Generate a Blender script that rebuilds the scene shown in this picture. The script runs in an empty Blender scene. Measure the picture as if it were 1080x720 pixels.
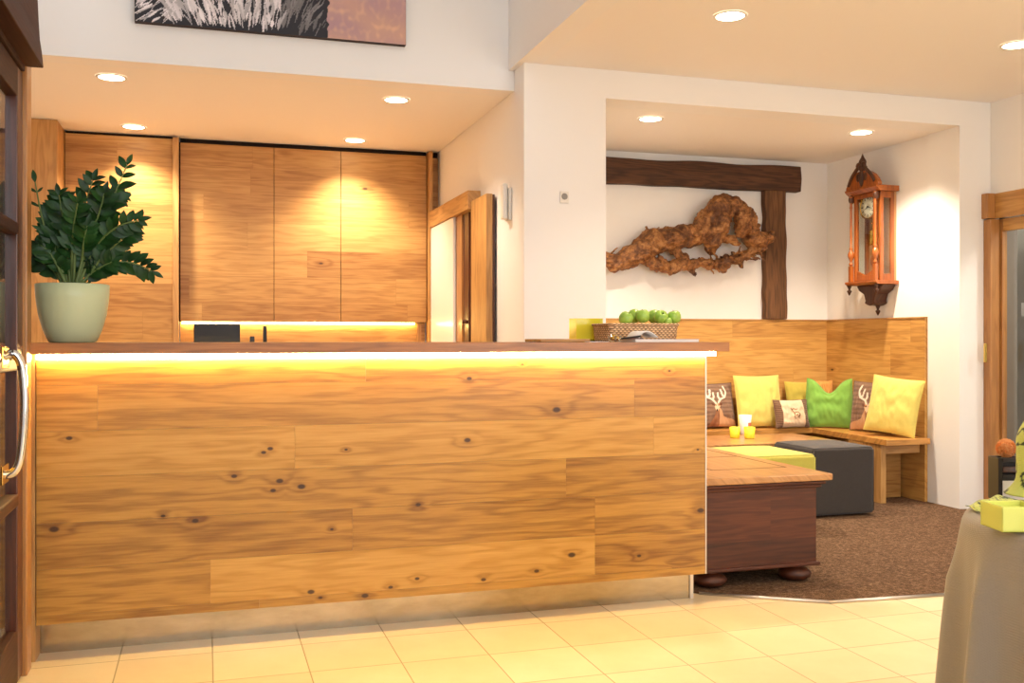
import bpy, bmesh, math, random
from mathutils import Vector, Matrix, noise as mnoise
random.seed(7)
SC = bpy.context.scene
COL = SC.collection
PI = math.pi

# ------------------------------------------------------------------ survey of the place
EYE = 1.194; YAW = .2995; FPX = 1045.0; HOR = 357.3
def sight(x, y):
    r = (x-540)/FPX; u = (HOR-y)/FPX
    return Vector((math.sin(YAW)+r*math.cos(YAW), math.cos(YAW)-r*math.sin(YAW), u))
def onY(x, y, Y):
    d = sight(x, y); t = Y/d.y
    return Vector((d.x*t, Y, EYE+d.z*t))
def onX(x, y, X):
    d = sight(x, y); t = X/d.x
    return Vector((X, d.y*t, EYE+d.z*t))
def onZ(x, y, Z):
    d = sight(x, y); t = (Z-EYE)/d.z
    return Vector((d.x*t, d.y*t, Z))

def lin(c):
    return tuple(((v/255)/12.92 if v/255 <= .04045 else ((v/255+.055)/1.055)**2.4) for v in c)+(1,)

# ------------------------------------------------------------------ mesh helpers
class MB:
    def __init__(s): s.v = []; s.f = []; s.sm = []; s.at = []
    def add(s, vs, fs, smooth=False):
        n = len(s.v); s.v += [Vector(p) for p in vs]
        for f in fs: s.f.append(tuple(i+n for i in f)); s.sm.append(smooth)
        return s
    def box(s, x0, x1, y0, y1, z0, z1):
        v = [(x0,y0,z0),(x1,y0,z0),(x1,y1,z0),(x0,y1,z0),(x0,y0,z1),(x1,y0,z1),(x1,y1,z1),(x0,y1,z1)]
        return s.add(v, [(0,3,2,1),(4,5,6,7),(0,1,5,4),(1,2,6,5),(2,3,7,6),(3,0,4,7)])
    def prism(s, poly, z0, z1, axis='z', smooth=False):
        n = len(poly)
        def P(p, h):
            if axis == 'z': return (p[0], p[1], h)
            if axis == 'y': return (p[0], h, p[1])
            return (h, p[0], p[1])
        v = [P(p, z0) for p in poly]+[P(p, z1) for p in poly]
        f = [tuple(range(n))[::-1], tuple(range(n, 2*n))]
        s.add(v, f)
        m = len(s.v)-2*n
        for i in range(n):
            j = (i+1) % n
            s.f.append((m+i, m+j, m+n+j, m+n+i)); s.sm.append(smooth)
        return s
    def tube(s, pts, rad, seg=10, cap=True, flat=1.0):
        pts = [Vector(p) for p in pts]
        if not hasattr(rad, '__len__'): rad = [rad]*len(pts)
        rings = []; up = None
        for i, p in enumerate(pts):
            a = pts[max(i-1, 0)]; b = pts[min(i+1, len(pts)-1)]
            t = (b-a).normalized()
            if up is None:
                up = Vector((0,0,1)) if abs(t.z) < .9 else Vector((1,0,0))
            up = (up-t*up.dot(t)).normalized(); sd = t.cross(up)
            rings.append([p+(up*math.cos(2*PI*k/seg)*flat+sd*math.sin(2*PI*k/seg))*rad[i] for k in range(seg)])
        v = [q for r in rings for q in r]; f = []
        for i in range(len(pts)-1):
            for k in range(seg):
                a = i*seg+k; b = i*seg+(k+1) % seg
                f.append((a, b, b+seg, a+seg))
        if cap: f += [tuple(range(seg))[::-1], tuple(range(len(v)-seg, len(v)))]
        return s.add(v, f, True)
    def lathe(s, prof, c=(0,0,0), seg=24, axis='z', smooth=True, cap=True):
        v = []; f = []
        for (r, h) in prof:
            for k in range(seg):
                a = 2*PI*k/seg; x = r*math.cos(a); y = r*math.sin(a)
                if axis == 'z': q = (c[0]+x, c[1]+y, c[2]+h)
                elif axis == 'x': q = (c[0]+h, c[1]+x, c[2]+y)
                else: q = (c[0]+x, c[1]+h, c[2]+y)
                v.append(q)
        for i in range(len(prof)-1):
            for k in range(seg):
                a = i*seg+k; b = i*seg+(k+1) % seg
                f.append((a, b, b+seg, a+seg))
        if cap: f += [tuple(range(seg))[::-1], tuple(range(len(v)-seg, len(v)))]
        return s.add(v, f, smooth)
    def ball(s, c, r, seg=16, sq=(1,1,1)):
        prof = [(max(1e-4, math.sin(PI*i/(seg//2)))*r, -math.cos(PI*i/(seg//2))*r) for i in range(seg//2+1)]
        n = len(s.v); s.lathe(prof, (0,0,0), seg)
        for i in range(n, len(s.v)):
            p = s.v[i]; s.v[i] = Vector((c[0]+p.x*sq[0], c[1]+p.y*sq[1], c[2]+p.z*sq[2]))
        return s

def build(name, mb, mat=None, parent=None, bevel=0, local=False, seg=2, smooth_all=False):
    off = Vector((0,0,0))
    if parent is not None and not local:
        p = parent
        while p is not None: off += p.location; p = p.parent
    me = bpy.data.meshes.new(name)
    me.from_pydata([tuple(v-off) for v in mb.v], [], mb.f)
    for i, p in enumerate(me.polygons): p.use_smooth = smooth_all or mb.sm[i]
    bm = bmesh.new(); bm.from_mesh(me); bmesh.ops.recalc_face_normals(bm, faces=bm.faces); bm.to_mesh(me); bm.free()
    o = bpy.data.objects.new(name, me); COL.objects.link(o)
    if mat: me.materials.append(mat)
    if parent is not None: o.parent = parent
    if bevel:
        b = o.modifiers.new('bevel', 'BEVEL'); b.width = bevel; b.segments = seg; b.limit_method = 'ANGLE'; b.angle_limit = math.radians(40)
    return o
def origin(o, loc):
    loc = Vector(loc); o.data.transform(Matrix.Translation(-loc)); o.location = loc; return o
def tag(o, label, cat, group=None, kind=None):
    if label: o['label'] = label
    if cat: o['category'] = cat
    if group: o['group'] = group
    if kind: o['kind'] = kind
    return o
def thing(name, label, cat, loc=(0,0,0), rot=(0,0,0), group=None):
    o = bpy.data.objects.new(name, None); COL.objects.link(o)
    o.location = loc; o.rotation_euler = rot; o.empty_display_size = .1
    return tag(o, label, cat, group)
def struct(name, mb, mat, label=None, bevel=0, parent=None):
    o = build(name, mb, mat, parent, bevel)
    if parent is None: o['kind'] = 'structure'
    if label: o['label'] = label
    return o

# ------------------------------------------------------------------ materials
def new_mat(name):
    m = bpy.data.materials.new(name); m.use_nodes = True
    nt = m.node_tree; nt.nodes.clear()
    out = nt.nodes.new('ShaderNodeOutputMaterial'); b = nt.nodes.new('ShaderNodeBsdfPrincipled')
    nt.links.new(b.outputs[0], out.inputs[0])
    return m, nt, b
class N:
    def __init__(s, nt): s.nt = nt
    def node(s, t, **kw):
        n = s.nt.nodes.new(t)
        for k, v in kw.items(): setattr(n, k, v)
        return n
    def put(s, sock, v):
        if isinstance(v, bpy.types.NodeSocket): s.nt.links.new(v, sock)
        elif v is not None: sock.default_value = v
    def m(s, op, a, b=None, c=None, clamp=False):
        n = s.node('ShaderNodeMath', operation=op, use_clamp=clamp)
        s.put(n.inputs[0], a)
        if b is not None: s.put(n.inputs[1], b)
        if c is not None: s.put(n.inputs[2], c)
        return n.outputs[0]
    def xyz(s, x, y, z):
        n = s.node('ShaderNodeCombineXYZ'); s.put(n.inputs[0], x); s.put(n.inputs[1], y); s.put(n.inputs[2], z); return n.outputs[0]
    def noise(s, v, scale=1, detail=2, rough=.5, dist=0, col=False):
        n = s.node('ShaderNodeTexNoise'); s.put(n.inputs['Vector'], v); n.inputs['Scale'].default_value = scale
        n.inputs['Detail'].default_value = detail; n.inputs['Roughness'].default_value = rough; n.inputs['Distortion'].default_value = dist
        return n.outputs[1 if col else 0]
    def white(s, v):
        n = s.node('ShaderNodeTexWhiteNoise', noise_dimensions='3D'); s.put(n.inputs['Vector'], v); return n.outputs[0]
    def ramp(s, f, stops, interp='LINEAR'):
        n = s.node('ShaderNodeValToRGB'); s.put(n.inputs[0], f); r = n.color_ramp; r.interpolation = interp
        while len(r.elements) < len(stops): r.elements.new(.5)
        for e, (p, c) in zip(r.elements, stops): e.position = p; e.color = c
        return n.outputs[0]
    def mix(s, f, a, b, typ='MIX'):
        n = s.node('ShaderNodeMix', data_type='RGBA', blend_type=typ, clamp_factor=True)
        s.put(n.inputs[0], f); s.put(n.inputs[6], a); s.put(n.inputs[7], b); return n.outputs[2]
    def rng(s, v, a, b, c=0, d=1):
        n = s.node('ShaderNodeMapRange', interpolation_type='SMOOTHSTEP'); s.put(n.inputs[0], v)
        for i, k in enumerate((a, b, c, d)): n.inputs[i+1].default_value = k
        return n.outputs[0]
    def bump(s, h, bsdf, strength=.2, dist=.01):
        n = s.node('ShaderNodeBump'); n.inputs['Strength'].default_value = strength; n.inputs['Distance'].default_value = dist
        s.put(n.inputs['Height'], h); s.nt.links.new(n.outputs[0], bsdf.inputs['Normal'])
    def sep(s, v):
        n = s.node('ShaderNodeSeparateXYZ'); s.put(n.inputs[0], v); return n.outputs
    def obj(s): return s.node('ShaderNodeTexCoord').outputs['Object']

def wood(name, light, mid, dark, u='x', plank=(1.9, .17), voff=0., rough=.42, knots=1.0, fig=1.0, marks=(), seed=0., gap=.0, attr=False, tone=.5, coat=0.0, vsum=True):
    m, nt, b = new_mat(name); n = N(nt)
    X, Y, Z = n.sep(n.obj())
    ax = {'x': X, 'y': Y, 'z': Z}; U = ax.pop(u); rest = list(ax.values())
    V = n.m('ADD', rest[0], rest[1])
    V = n.m('ADD', V, voff)
    if attr:
        pid = n.node('ShaderNodeAttribute', attribute_name='seed').outputs['Fac']
        pid2 = n.white(n.xyz(pid, 3.3, 1.1)); gapm = None
    elif plank:
        row = n.m('FLOOR', n.m('DIVIDE', V, plank[1]))
        offs = n.m('MULTIPLY', n.white(n.xyz(row, seed, .5)), plank[0])
        uu = n.m('DIVIDE', n.m('ADD', U, offs), plank[0]); c = n.m('FLOOR', uu)
        pid = n.white(n.xyz(row, c, seed)); pid2 = n.white(n.xyz(c, row, seed+5))
    else:
        pid = .37+seed; pid2 = .5
    dk = n.m('MULTIPLY', pid, 37.0)
    u1 = n.m('ADD', U, dk); v1 = n.m('ADD', V, n.m('MULTIPLY', pid, 11.0))
    # knots
    kd = None
    vor = n.node('ShaderNodeTexVoronoi'); n.put(vor.inputs['Vector'], n.xyz(n.m('MULTIPLY', u1, 2.1), n.m('MULTIPLY', v1, 4.6), 0.))
    vor.inputs['Scale'].default_value = 1.0
    kx = n.m('GREATER_THAN', n.sep(vor.outputs['Color'])[0], 1-.22*knots)
    kd = n.m('ADD', vor.outputs['Distance'], n.m('SUBTRACT', 1., kx))
    knotd = n.m('MULTIPLY', kd, .22)
    for (mu, mv, mr) in marks:
        du = n.m('MULTIPLY', n.m('SUBTRACT', U, mu), .62); dv = n.m('SUBTRACT', V, mv)
        d = n.m('SQRT', n.m('ADD', n.m('MULTIPLY', du, du), n.m('MULTIPLY', dv, dv)))
        knotd = n.m('MINIMUM', knotd, n.m('MULTIPLY', d, .011/mr))
    swirl = n.rng(knotd, .0, .06, 1., 0.)
    warp = n.noise(n.xyz(n.m('MULTIPLY', u1, .55), n.m('MULTIPLY', v1, 5.), 1.), 1.5, 3, .6)
    ph = n.m('ADD', n.m('MULTIPLY', warp, 44.*fig), n.m('MULTIPLY', v1, 60.))
    ph = n.m('ADD', ph, n.m('MULTIPLY', swirl, 5.))
    ring = n.m('MULTIPLY_ADD', n.m('SINE', ph), .5, .5)
    ring = n.m('POWER', ring, 1.6)
    soft = n.noise(n.xyz(n.m('MULTIPLY', u1, .9), n.m('MULTIPLY', v1, 9.), 2.), 1., 3, .6)
    fib = n.noise(n.xyz(n.m('MULTIPLY', u1, 5.), n.m('MULTIPLY', v1, 120.), 3.), 1., 4, .7)
    f = n.m('ADD', n.m('MULTIPLY', ring, .20*fig), n.m('MULTIPLY', soft, .5))
    f = n.m('ADD', f, n.m('MULTIPLY', fib, .55))
    f = n.m('ADD', f, n.m('MULTIPLY', n.m('SUBTRACT', pid2, .5), tone))
    f = n.m('ADD', f, n.m('MULTIPLY', swirl, .14))
    colr = n.ramp(f, [(.15, light), (.55, mid), (1.0, dark)])
    kc = n.rng(knotd, .006, .013, 1., 0.)
    colr = n.mix(n.m('MULTIPLY', kc, .92), colr, lin((58, 30, 14)))
    if plank and not attr and gap:
        fv = n.m('FRACT', n.m('DIVIDE', V, plank[1])); e = n.m('MINIMUM', fv, n.m('SUBTRACT', 1., fv))
        fu = n.m('FRACT', uu); e2 = n.m('MINIMUM', fu, n.m('SUBTRACT', 1., fu))
        g = n.m('MAXIMUM', n.rng(n.m('MULTIPLY', e, plank[1]), 0., gap, 1., 0.), n.rng(n.m('MULTIPLY', e2, plank[0]), 0., gap, 1., 0.))
        colr = n.mix(n.m('MULTIPLY', g, .55), colr, dark)
    n.put(b.inputs['Base Color'], colr)
    n.put(b.inputs['Roughness'], n.m('MULTIPLY_ADD', fib, .15, rough-.07))
    b.inputs['Coat Weight'].default_value = coat; b.inputs['Coat Roughness'].default_value = .2
    n.bump(n.m('ADD', fib, n.m('MULTIPLY', kc, -1.)), b, .12, .002)
    return m

def plain(name, col, rough=.6, metal=0, bump=0, bscale=40, var=.0, spec=.5, sheen=0, trans=0, ior=1.45, alpha=1):
    m, nt, b = new_mat(name); n = N(nt); o = n.obj()
    c = lin(col)
    if var:
        f = n.noise(o, bscale*.2, 3, .6)
        c2 = tuple(min(1, v*(1+var)) for v in c[:3])+(1,); c1 = tuple(v*(1-var) for v in c[:3])+(1,)
        n.put(b.inputs['Base Color'], n.ramp(f, [(.3, c1), (.7, c2)]))
    else: b.inputs['Base Color'].default_value = c
    b.inputs['Roughness'].default_value = rough; b.inputs['Metallic'].default_value = metal
    b.inputs['Specular IOR Level'].default_value = spec; b.inputs['IOR'].default_value = ior
    b.inputs['Sheen Weight'].default_value = sheen; b.inputs['Transmission Weight'].default_value = trans
    if bump: n.bump(n.noise(o, bscale, 4, .6), b, bump, .01)
    return m
def emit(name, col, strength):
    m = bpy.data.materials.new(name); m.use_nodes = True; nt = m.node_tree; nt.nodes.clear()
    out = nt.nodes.new('ShaderNodeOutputMaterial'); e = nt.nodes.new('ShaderNodeEmission')
    e.inputs[0].default_value = col; e.inputs[1].default_value = strength; nt.links.new(e.outputs[0], out.inputs[0]); return m
def fabric(name, col, scale=500, rough=.9, stripes=None, var=.1, attr=False):
    m, nt, b = new_mat(name); n = N(nt); o = n.obj(); X, Y, Z = n.sep(o)
    w = n.m('MULTIPLY', n.m('SINE', n.m('MULTIPLY', X, scale*2)), n.m('SINE', n.m('MULTIPLY', Z, scale*2)))
    f = n.noise(o, 60, 3, .7)
    if attr: base = n.node('ShaderNodeAttribute', attribute_name='Col').outputs['Color']
    else: base = lin(col)
    c = n.mix(n.m('MULTIPLY', f, var*2), base, n.mix(1., base, (.35,.35,.35,1), 'MULTIPLY'))
    n.put(b.inputs['Base Color'], c); b.inputs['Roughness'].default_value = rough
    b.inputs['Sheen Weight'].default_value = .25; b.inputs['Specular IOR Level'].default_value = .25
    n.bump(n.m('ADD', w, n.m('MULTIPLY', f, 1.2)), b, .25, .002)
    return m

WARM = lin((255, 214, 150))
oakL, oakM, oakD = lin((212, 168, 102)), lin((188, 140, 76)), lin((142, 92, 42))
knots_px = [(73,462,.008),(278,477,.007),(285,473,.008),(365,474,.005),(247,502,.008),(295,507,.010),(318,513,.011),(288,517,.008),(495,399,.008),(551,384,.004),(706,391,.005),(587,432,.013),(493,464,.010),(736,474,.005),(57,558,.012),(206,549,.009),(172,544,.006),(350,558,.005),(328,624,.010),(338,630,.006),(385,628,.010),(441,532,.008),(739,538,.012),(603,585,.012),(566,602,.008),(510,611,.008),(440,610,.007),(674,586,.007),(412,619,.007)]
CX0, CX1, CYF = -.60, 2.155, 4.02
marks = []
for (x, y, r) in knots_px:
    p = onY(x, y, CYF); marks.append((p.x-CX0, p.z, r))
M = {}
M['counter'] = wood('oak_counter', lin((214,166,88)), lin((188,138,60)), lin((124,78,28)), marks=marks, knots=.35, attr=True, tone=.34, rough=.38, coat=.15)
M['oak'] = wood('oak_panel', oakL, oakM, oakD, plank=(1.6, .21), voff=.09, tone=.38, seed=2, rough=.45, knots=.5, gap=.0015)
M['oak_r'] = wood('oak_panel_side', oakL, oakM, oakD, u='y', plank=(1.6, .21), voff=.03, tone=.38, seed=4, rough=.45, knots=.5, gap=.0015)
alL, alM, alD = lin((226,182,110)), lin((206,156,84)), lin((156,104,48))
M['oak_bench'] = wood('oak_bench_back', alL, alM, alD, plank=(1.9, .25), voff=.09, tone=.3, seed=12, rough=.45, knots=.6, gap=.0015)
M['oak_bench_r'] = wood('oak_bench_side', alL, alM, alD, u='y', plank=(1.9, .25), voff=.03, tone=.3, seed=14, rough=.45, knots=.6, gap=.0015)
M['oak_v'] = wood('oak_upright', oakL, lin((196,148,88)), oakD, u='z', plank=None, knots=0., rough=.45)
M['oak_x'] = wood('oak_rail', oakL, lin((196,148,88)), oakD, u='x', plank=None, knots=0., rough=.4, seed=.2)
M['oak_y'] = wood('oak_rail_side', oakL, lin((196,148,88)), oakD, u='y', plank=None, knots=0., rough=.4, seed=.3)
M['slab'] = wood('counter_top_oak', lin((198,136,74)), lin((168,106,50)), lin((116,68,28)), plank=None, knots=0, rough=.35, coat=.2)
M['chest'] = wood('chest_wood', lin((112,56,26)), lin((80,36,15)), lin((44,19,8)), plank=(3, .24), knots=.2, rough=.5, coat=0., seed=9, tone=.3)
M['chest_top'] = wood('chest_top_wood', lin((214,166,112)), lin((188,138,86)), lin((146,98,54)), u='y', plank=None, knots=.2, rough=.3, coat=.3)
M['timber'] = wood('old_timber', lin((122,80,50)), lin((84,53,33)), lin((38,23,15)), plank=None, knots=.8, rough=.8, fig=1.3)
M['timber_v'] = wood('old_timber_post', lin((150,104,66)), lin((110,74,44)), lin((56,36,22)), u='z', plank=None, knots=.8, rough=.8, fig=1.2, seed=.6)
M['mahog'] = wood('dark_door_wood', lin((112,56,28)), lin((82,38,18)), lin((48,21,11)), u='z', plank=None, knots=0, rough=.33, coat=.15)
M['mahog_y'] = wood('dark_door_rail', lin((88,42,20)), lin((62,27,12)), lin((34,15,8)), u='y', plank=None, knots=0, rough=.6, coat=0., seed=.4)
M['clock'] = wood('clock_walnut', lin((196,116,50)), lin((160,86,32)), lin((92,46,18)), u='z', plank=None, knots=0, rough=.32, coat=.3, seed=.8)
M['clock_dark'] = wood('clock_carving', lin((104,62,38)), lin((78,44,27)), lin((42,24,15)), u='z', plank=None, knots=0, rough=.4, seed=.9)
M['beech'] = wood('door_beech', lin((204,150,90)), lin((178,124,68)), lin((140,92,48)), u='z', plank=None, knots=0, rough=.35, coat=.2, seed=.5)
M['beech_y'] = wood('door_beech_rail', lin((220,176,108)), lin((200,150,84)), lin((160,110,58)), u='y', plank=None, knots=0, rough=.35, coat=.2, seed=.55)
M['white'] = plain('white_wall', (244,242,240), .85, bump=.05, bscale=70)
M['ceil'] = plain('white_ceiling', (246,242,238), .9, bump=.03, bscale=50)
M['dark'] = plain('shadow_gap', (28,18,12), .9)
M['white_gloss'] = plain('white_lacquer', (240,236,228), .25)
M['plastic'] = plain('white_plastic', (232,228,220), .35)
M['grey_plastic'] = plain('grey_plastic', (150,146,140), .4)
M['black'] = plain('black_plastic', (22,20,19), .35)
M['chrome'] = plain('chrome', (225,222,218), .08, 1)
M['alu'] = plain('anodised_aluminium', (205,200,195), .35, 1)
M['brass'] = plain('brass', (214,170,84), .22, 1)
M['led'] = emit('led_light', lin((255,222,140)), 115)
M['led2'] = emit('led_light_niche', lin((255,220,135)), 32)
M['lamp'] = emit('downlight_lamp', lin((255,238,205)), 16)
M['pot'] = plain('glazed_cream_pot', (198,208,168), .35)
M['soil'] = plain('potting_soil', (48,34,24), .95, bump=.8, bscale=120)
M['felt'] = fabric('charcoal_felt', (66,60,58), var=.25)
M['lime'] = fabric('lime_felt', (204,196,88), var=.12)
M['yellow'] = fabric('yellow_linen', (238,222,120), var=.12)
M['olive'] = fabric('olive_yellow_linen', (210,190,84), var=.12)
M['green'] = fabric('green_cotton', (136,190,84), var=.12)
M['print'] = fabric('printed_cloth', (0,0,0), attr=True, var=.12)
M['grey_cloth'] = fabric('grey_tablecloth', (146,136,124), var=.06)
M['limeribbon'] = fabric('lime_ribbon', (0,0,0), attr=True, var=.05)
M['yglass'] = plain('yellow_glass', (252,240,70), .15, trans=.08)
M['lglass'] = plain('lime_glass', (228,232,124), .15, trans=.25)
M['paper'] = plain('white_paper', (240,236,232), .7)
M['paper2'] = plain('printed_paper', (206,198,198), .6, var=.15, bscale=260)
M['skinp'] = plain('pink_print', (214,130,100), .6)

def mk_glass():
    m = bpy.data.materials.new('clear_glass'); m.use_nodes = True; nt = m.node_tree; nt.nodes.clear()
    out = nt.nodes.new('ShaderNodeOutputMaterial'); t = nt.nodes.new('ShaderNodeBsdfTransparent'); g = nt.nodes.new('ShaderNodeBsdfGlossy')
    g.inputs['Roughness'].default_value = .02; t.inputs[0].default_value = (.95,.97,.96,1)
    lw = nt.nodes.new('ShaderNodeLayerWeight'); lw.inputs[0].default_value = .5; pw = nt.nodes.new('ShaderNodeMath'); pw.operation = 'POWER'; pw.inputs[1].default_value = 4.; nt.links.new(lw.outputs['Facing'], pw.inputs[0]); fr = nt.nodes.new('ShaderNodeMath'); fr.operation = 'MULTIPLY_ADD'; fr.inputs[1].default_value = .7; fr.inputs[2].default_value = .04; nt.links.new(pw.outputs[0], fr.inputs[0])
    mx = nt.nodes.new('ShaderNodeMixShader'); nt.links.new(fr.outputs[0], mx.inputs[0]); nt.links.new(t.outputs[0], mx.inputs[1]); nt.links.new(g.outputs[0], mx.inputs[2])
    nt.links.new(mx.outputs[0], out.inputs[0]); return m
M['glass'] = mk_glass()

def mk_tiles():
    m, nt, b = new_mat('cream_floor_tiles'); n = N(nt); X, Y, Z = n.sep(n.obj()); T = .3333
    u = n.m('ADD', n.m('DIVIDE', X, T), .93); v = n.m('ADD', n.m('DIVIDE', Y, T), .17+.0)
    fu = n.m('FRACT', u); fv = n.m('FRACT', v)
    e = n.m('MINIMUM', n.m('MINIMUM', fu, n.m('SUBTRACT', 1., fu)), n.m('MINIMUM', fv, n.m('SUBTRACT', 1., fv)))
    g = n.rng(n.m('MULTIPLY', e, T), .0012, .0034, 1., 0.)
    pid = n.white(n.xyz(n.m('FLOOR', u), n.m('FLOOR', v), 0.))
    cl = n.noise(n.xyz(n.m('ADD', X, n.m('MULTIPLY', pid, 9.)), Y, 0.), 4, 5, .65)
    f = n.m('ADD', n.m('MULTIPLY', cl, .7), n.m('MULTIPLY', pid, .3))
    c = n.ramp(f, [(.25, lin((234,214,178))), (.55, lin((226,203,163))), (.8, lin((220,194,152)))])
    n.put(b.inputs['Base Color'], n.mix(g, c, lin((172,152,118))))
    n.put(b.inputs['Roughness'], n.m('MULTIPLY_ADD', g, .5, .34))
    n.bump(n.m('SUBTRACT', n.m('MULTIPLY', cl, .15), g), b, .3, .002)
    return m
M['tiles'] = mk_tiles()
def mk_carpet():
    m, nt, b = new_mat('brown_carpet'); n = N(nt); o = n.obj()
    a = n.noise(o, 260, 3, .7); c = n.noise(o, 55, 3, .6)
    f = n.m('ADD', n.m('MULTIPLY', a, .6), n.m('MULTIPLY', c, .4))
    n.put(b.inputs['Base Color'], n.ramp(f, [(.36, lin((48,37,30))), (.5, lin((104,78,58))), (.64, lin((150,122,98)))]))
    b.inputs['Roughness'].default_value = .97; b.inputs['Specular IOR Level'].default_value = .1
    n.bump(a, b, .8, .006); return m
M['carpet'] = mk_carpet()
def mk_steel():
    m, nt, b = new_mat('brushed_steel'); n = N(nt); X, Y, Z = n.sep(n.obj())
    f = n.noise(n.xyz(n.m('MULTIPLY', X, 3.), n.m('MULTIPLY', Z, 300.), 0.), 1, 3, .6)
    s = n.noise(n.xyz(n.m('MULTIPLY', X, 5.), n.m('MULTIPLY', Z, 12.), 4.), 1, 4, .6)
    b.inputs['Metallic'].default_value = 1
    n.put(b.inputs['Base Color'], n.ramp(s, [(.3, lin((190,176,150))), (.7, lin((160,146,120)))]))
    n.put(b.inputs['Roughness'], n.m('MULTIPLY_ADD', f, .12, .16)); n.bump(f, b, .06, .001); return m
M['steel'] = mk_steel()
def mk_weave():
    m, nt, b = new_mat('wicker_weave'); n = N(nt); X, Y, Z = n.sep(n.obj())
    w = n.m('SINE', n.m('ADD', n.m('MULTIPLY', n.m('ADD', X, Y), 300.), n.m('MULTIPLY', n.m('FLOOR', n.m('MULTIPLY', Z, 110.)), PI)))
    h = n.m('SINE', n.m('MULTIPLY', Z, 690.)); f = n.m('ADD', n.m('MULTIPLY', w, .3), n.m('MULTIPLY', h, .2)); f = n.m('ADD', f, n.noise(n.obj(), 60, 3, .6))
    n.put(b.inputs['Base Color'], n.ramp(f, [(.1, lin((120,84,56))), (.5, lin((204,162,116))), (.85, lin((240,208,164)))]))
    b.inputs['Roughness'].default_value = .75; n.bump(f, b, .8, .004); return m
M['weave'] = mk_weave()
def mk_leaf():
    m, nt, b = new_mat('glossy_leaf'); n = N(nt); f = n.noise(n.obj(), 14, 3, .6)
    n.put(b.inputs['Base Color'], n.ramp(f, [(.3, lin((14,40,14))), (.6, lin((30,70,24))), (.8, lin((62,108,40)))]))
    b.inputs['Roughness'].default_value = .42; b.inputs['Specular IOR Level'].default_value = .3; return m
M['leaf'] = mk_leaf()
M['stem'] = plain('plant_stem', (92,112,58), .5)
def mk_apple():
    m, nt, b = new_mat('green_apple_skin'); n = N(nt); f = n.noise(n.obj(), 22, 4, .7)
    n.put(b.inputs['Base Color'], n.ramp(f, [(.3, lin((136,180,64))), (.6, lin((168,204,88))), (.85, lin((206,222,120)))]))
    b.inputs['Roughness'].default_value = .3; return m
M['apple'] = mk_apple()
def mk_root():
    m, nt, b = new_mat('root_wood'); n = N(nt); o = n.obj()
    f = n.noise(o, 9, 6, .65, 1.2); g = n.noise(o, 45, 5, .7)
    n.put(b.inputs['Base Color'], n.ramp(n.m('ADD', n.m('MULTIPLY', f, .65), n.m('MULTIPLY', g, .35)), [(.3, lin((50,27,14))), (.45, lin((104,62,32))), (.55, lin((166,112,62))), (.68, lin((216,168,108)))]))
    b.inputs['Roughness'].default_value = .55; n.bump(n.m('ADD', f, g), b, .7, .012); return m
M['root'] = mk_root()

# ------------------------------------------------------------------ setting
ZR, ZA, ZS = 2.857, 2.68, 2.731      # lobby ceiling, alcove ceiling, reception soffit
XW, XP = 1.829, 1.79
YP, YF, YB, YAB, XR = 5.68, 5.87, 8.06, 7.25, 5.04
TOPZ = 5.6; YN = -3.6; XL = -1.35
struct('floor', MB().box(-4, 9, YN, 10, -.1, 0), M['tiles'], 'cream ceramic tile floor of the lobby')
# carpet
cp = [(2.16,4.22),(2.21,4.17),(2.69,3.86),(3.29,3.815),(4.4,3.74),(5.35,3.68),(5.35,5.6),(5.02,5.68),(5.02,6.0),(5.04,6.0),(5.04,7.24),(2.2,7.24),(2.2,6.3),(1.9,5.6),(1.9,4.9)]
struct('floor_carpet', MB().prism(cp, .0005, .009), M['carpet'], 'brown speckled carpet of the seating corner')
e = MB()
for a, b_ in zip([Vector((2.20,4.165,.006)),Vector((2.69,3.852,.006)),Vector((3.29,3.807,.006)),Vector((4.4,3.732,.006))],[Vector((2.69,3.852,.006)),Vector((3.29,3.807,.006)),Vector((4.4,3.732,.006)),Vector((5.35,3.67,.006))]):
    e.tube([a, b_], .008, 6)
struct('trim_1', e, M['alu'], 'thin metal strip along the carpet edge')
# walls
struct('wall_back', MB().box(XL-.1, XW+.35, YB, YB+.12, 0, TOPZ), M['white'], 'white wall behind the reception cabinets')
struct('wall_left', MB().box(XL-.1, XL, 3.96, YB, 0, ZS+.2), M['white'], 'white left wall of the reception')
w = MB(); w.box(XW, XW+.12, YP+.01, YB, 0, ZS+.3); w.box(XW+.001, 2.361, YP, YP+.3, 0, ZR+.02)
struct('wall_divider', w, M['white'], 'white pillar and wall between reception and seating corner')
struct('wall_closet', MB().box(2.2, 2.28, YP+.3, YB, 0, ZR), M['white'], 'white inner wall beside the seating corner')
struct('wall_gallery', MB().box(XL-.1, XW-.001, YF, YF+.15, ZS, TOPZ), M['white'], 'white upper wall carrying the painting')
struct('wall_upper', MB().box(XP, XP+.15, YN, YF-.001, ZR, TOPZ), M['white'], 'white upper wall above the lobby ceiling edge')
struct('ceiling', MB().box(XL-.1, XW-.002, YF+.15, YB, ZS, ZS+.1), M['ceil'], 'white ceiling over the reception')
struct('ceiling_lobby', MB().box(XP+.15, 9, YN, YP-.001, ZR, ZR+.1), M['ceil'], 'white ceiling over the lobby')
struct('ceiling_alcove', MB().box(2.361, XR+.4, YP+.22, YAB+.1, ZA, ZA+.1), M['ceil'], 'white lowered ceiling of the seating corner')
struct('ceiling_void', MB().box(XL-3, XP+.2, YN, YF+.15, TOPZ, TOPZ+.1), M['ceil'], 'high white ceiling')
struct('wall_bulkhead', MB().box(2.361, 5.30, YP, YP+.22, ZA+.0005, ZR+.05), M['white'], 'white beam in front of the seating corner')
struct('wall_alcove_back', MB().box(2.28, XR+.5, YAB, YAB+.12, 0, ZR), M['white'], 'white back wall of the seating corner')
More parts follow.
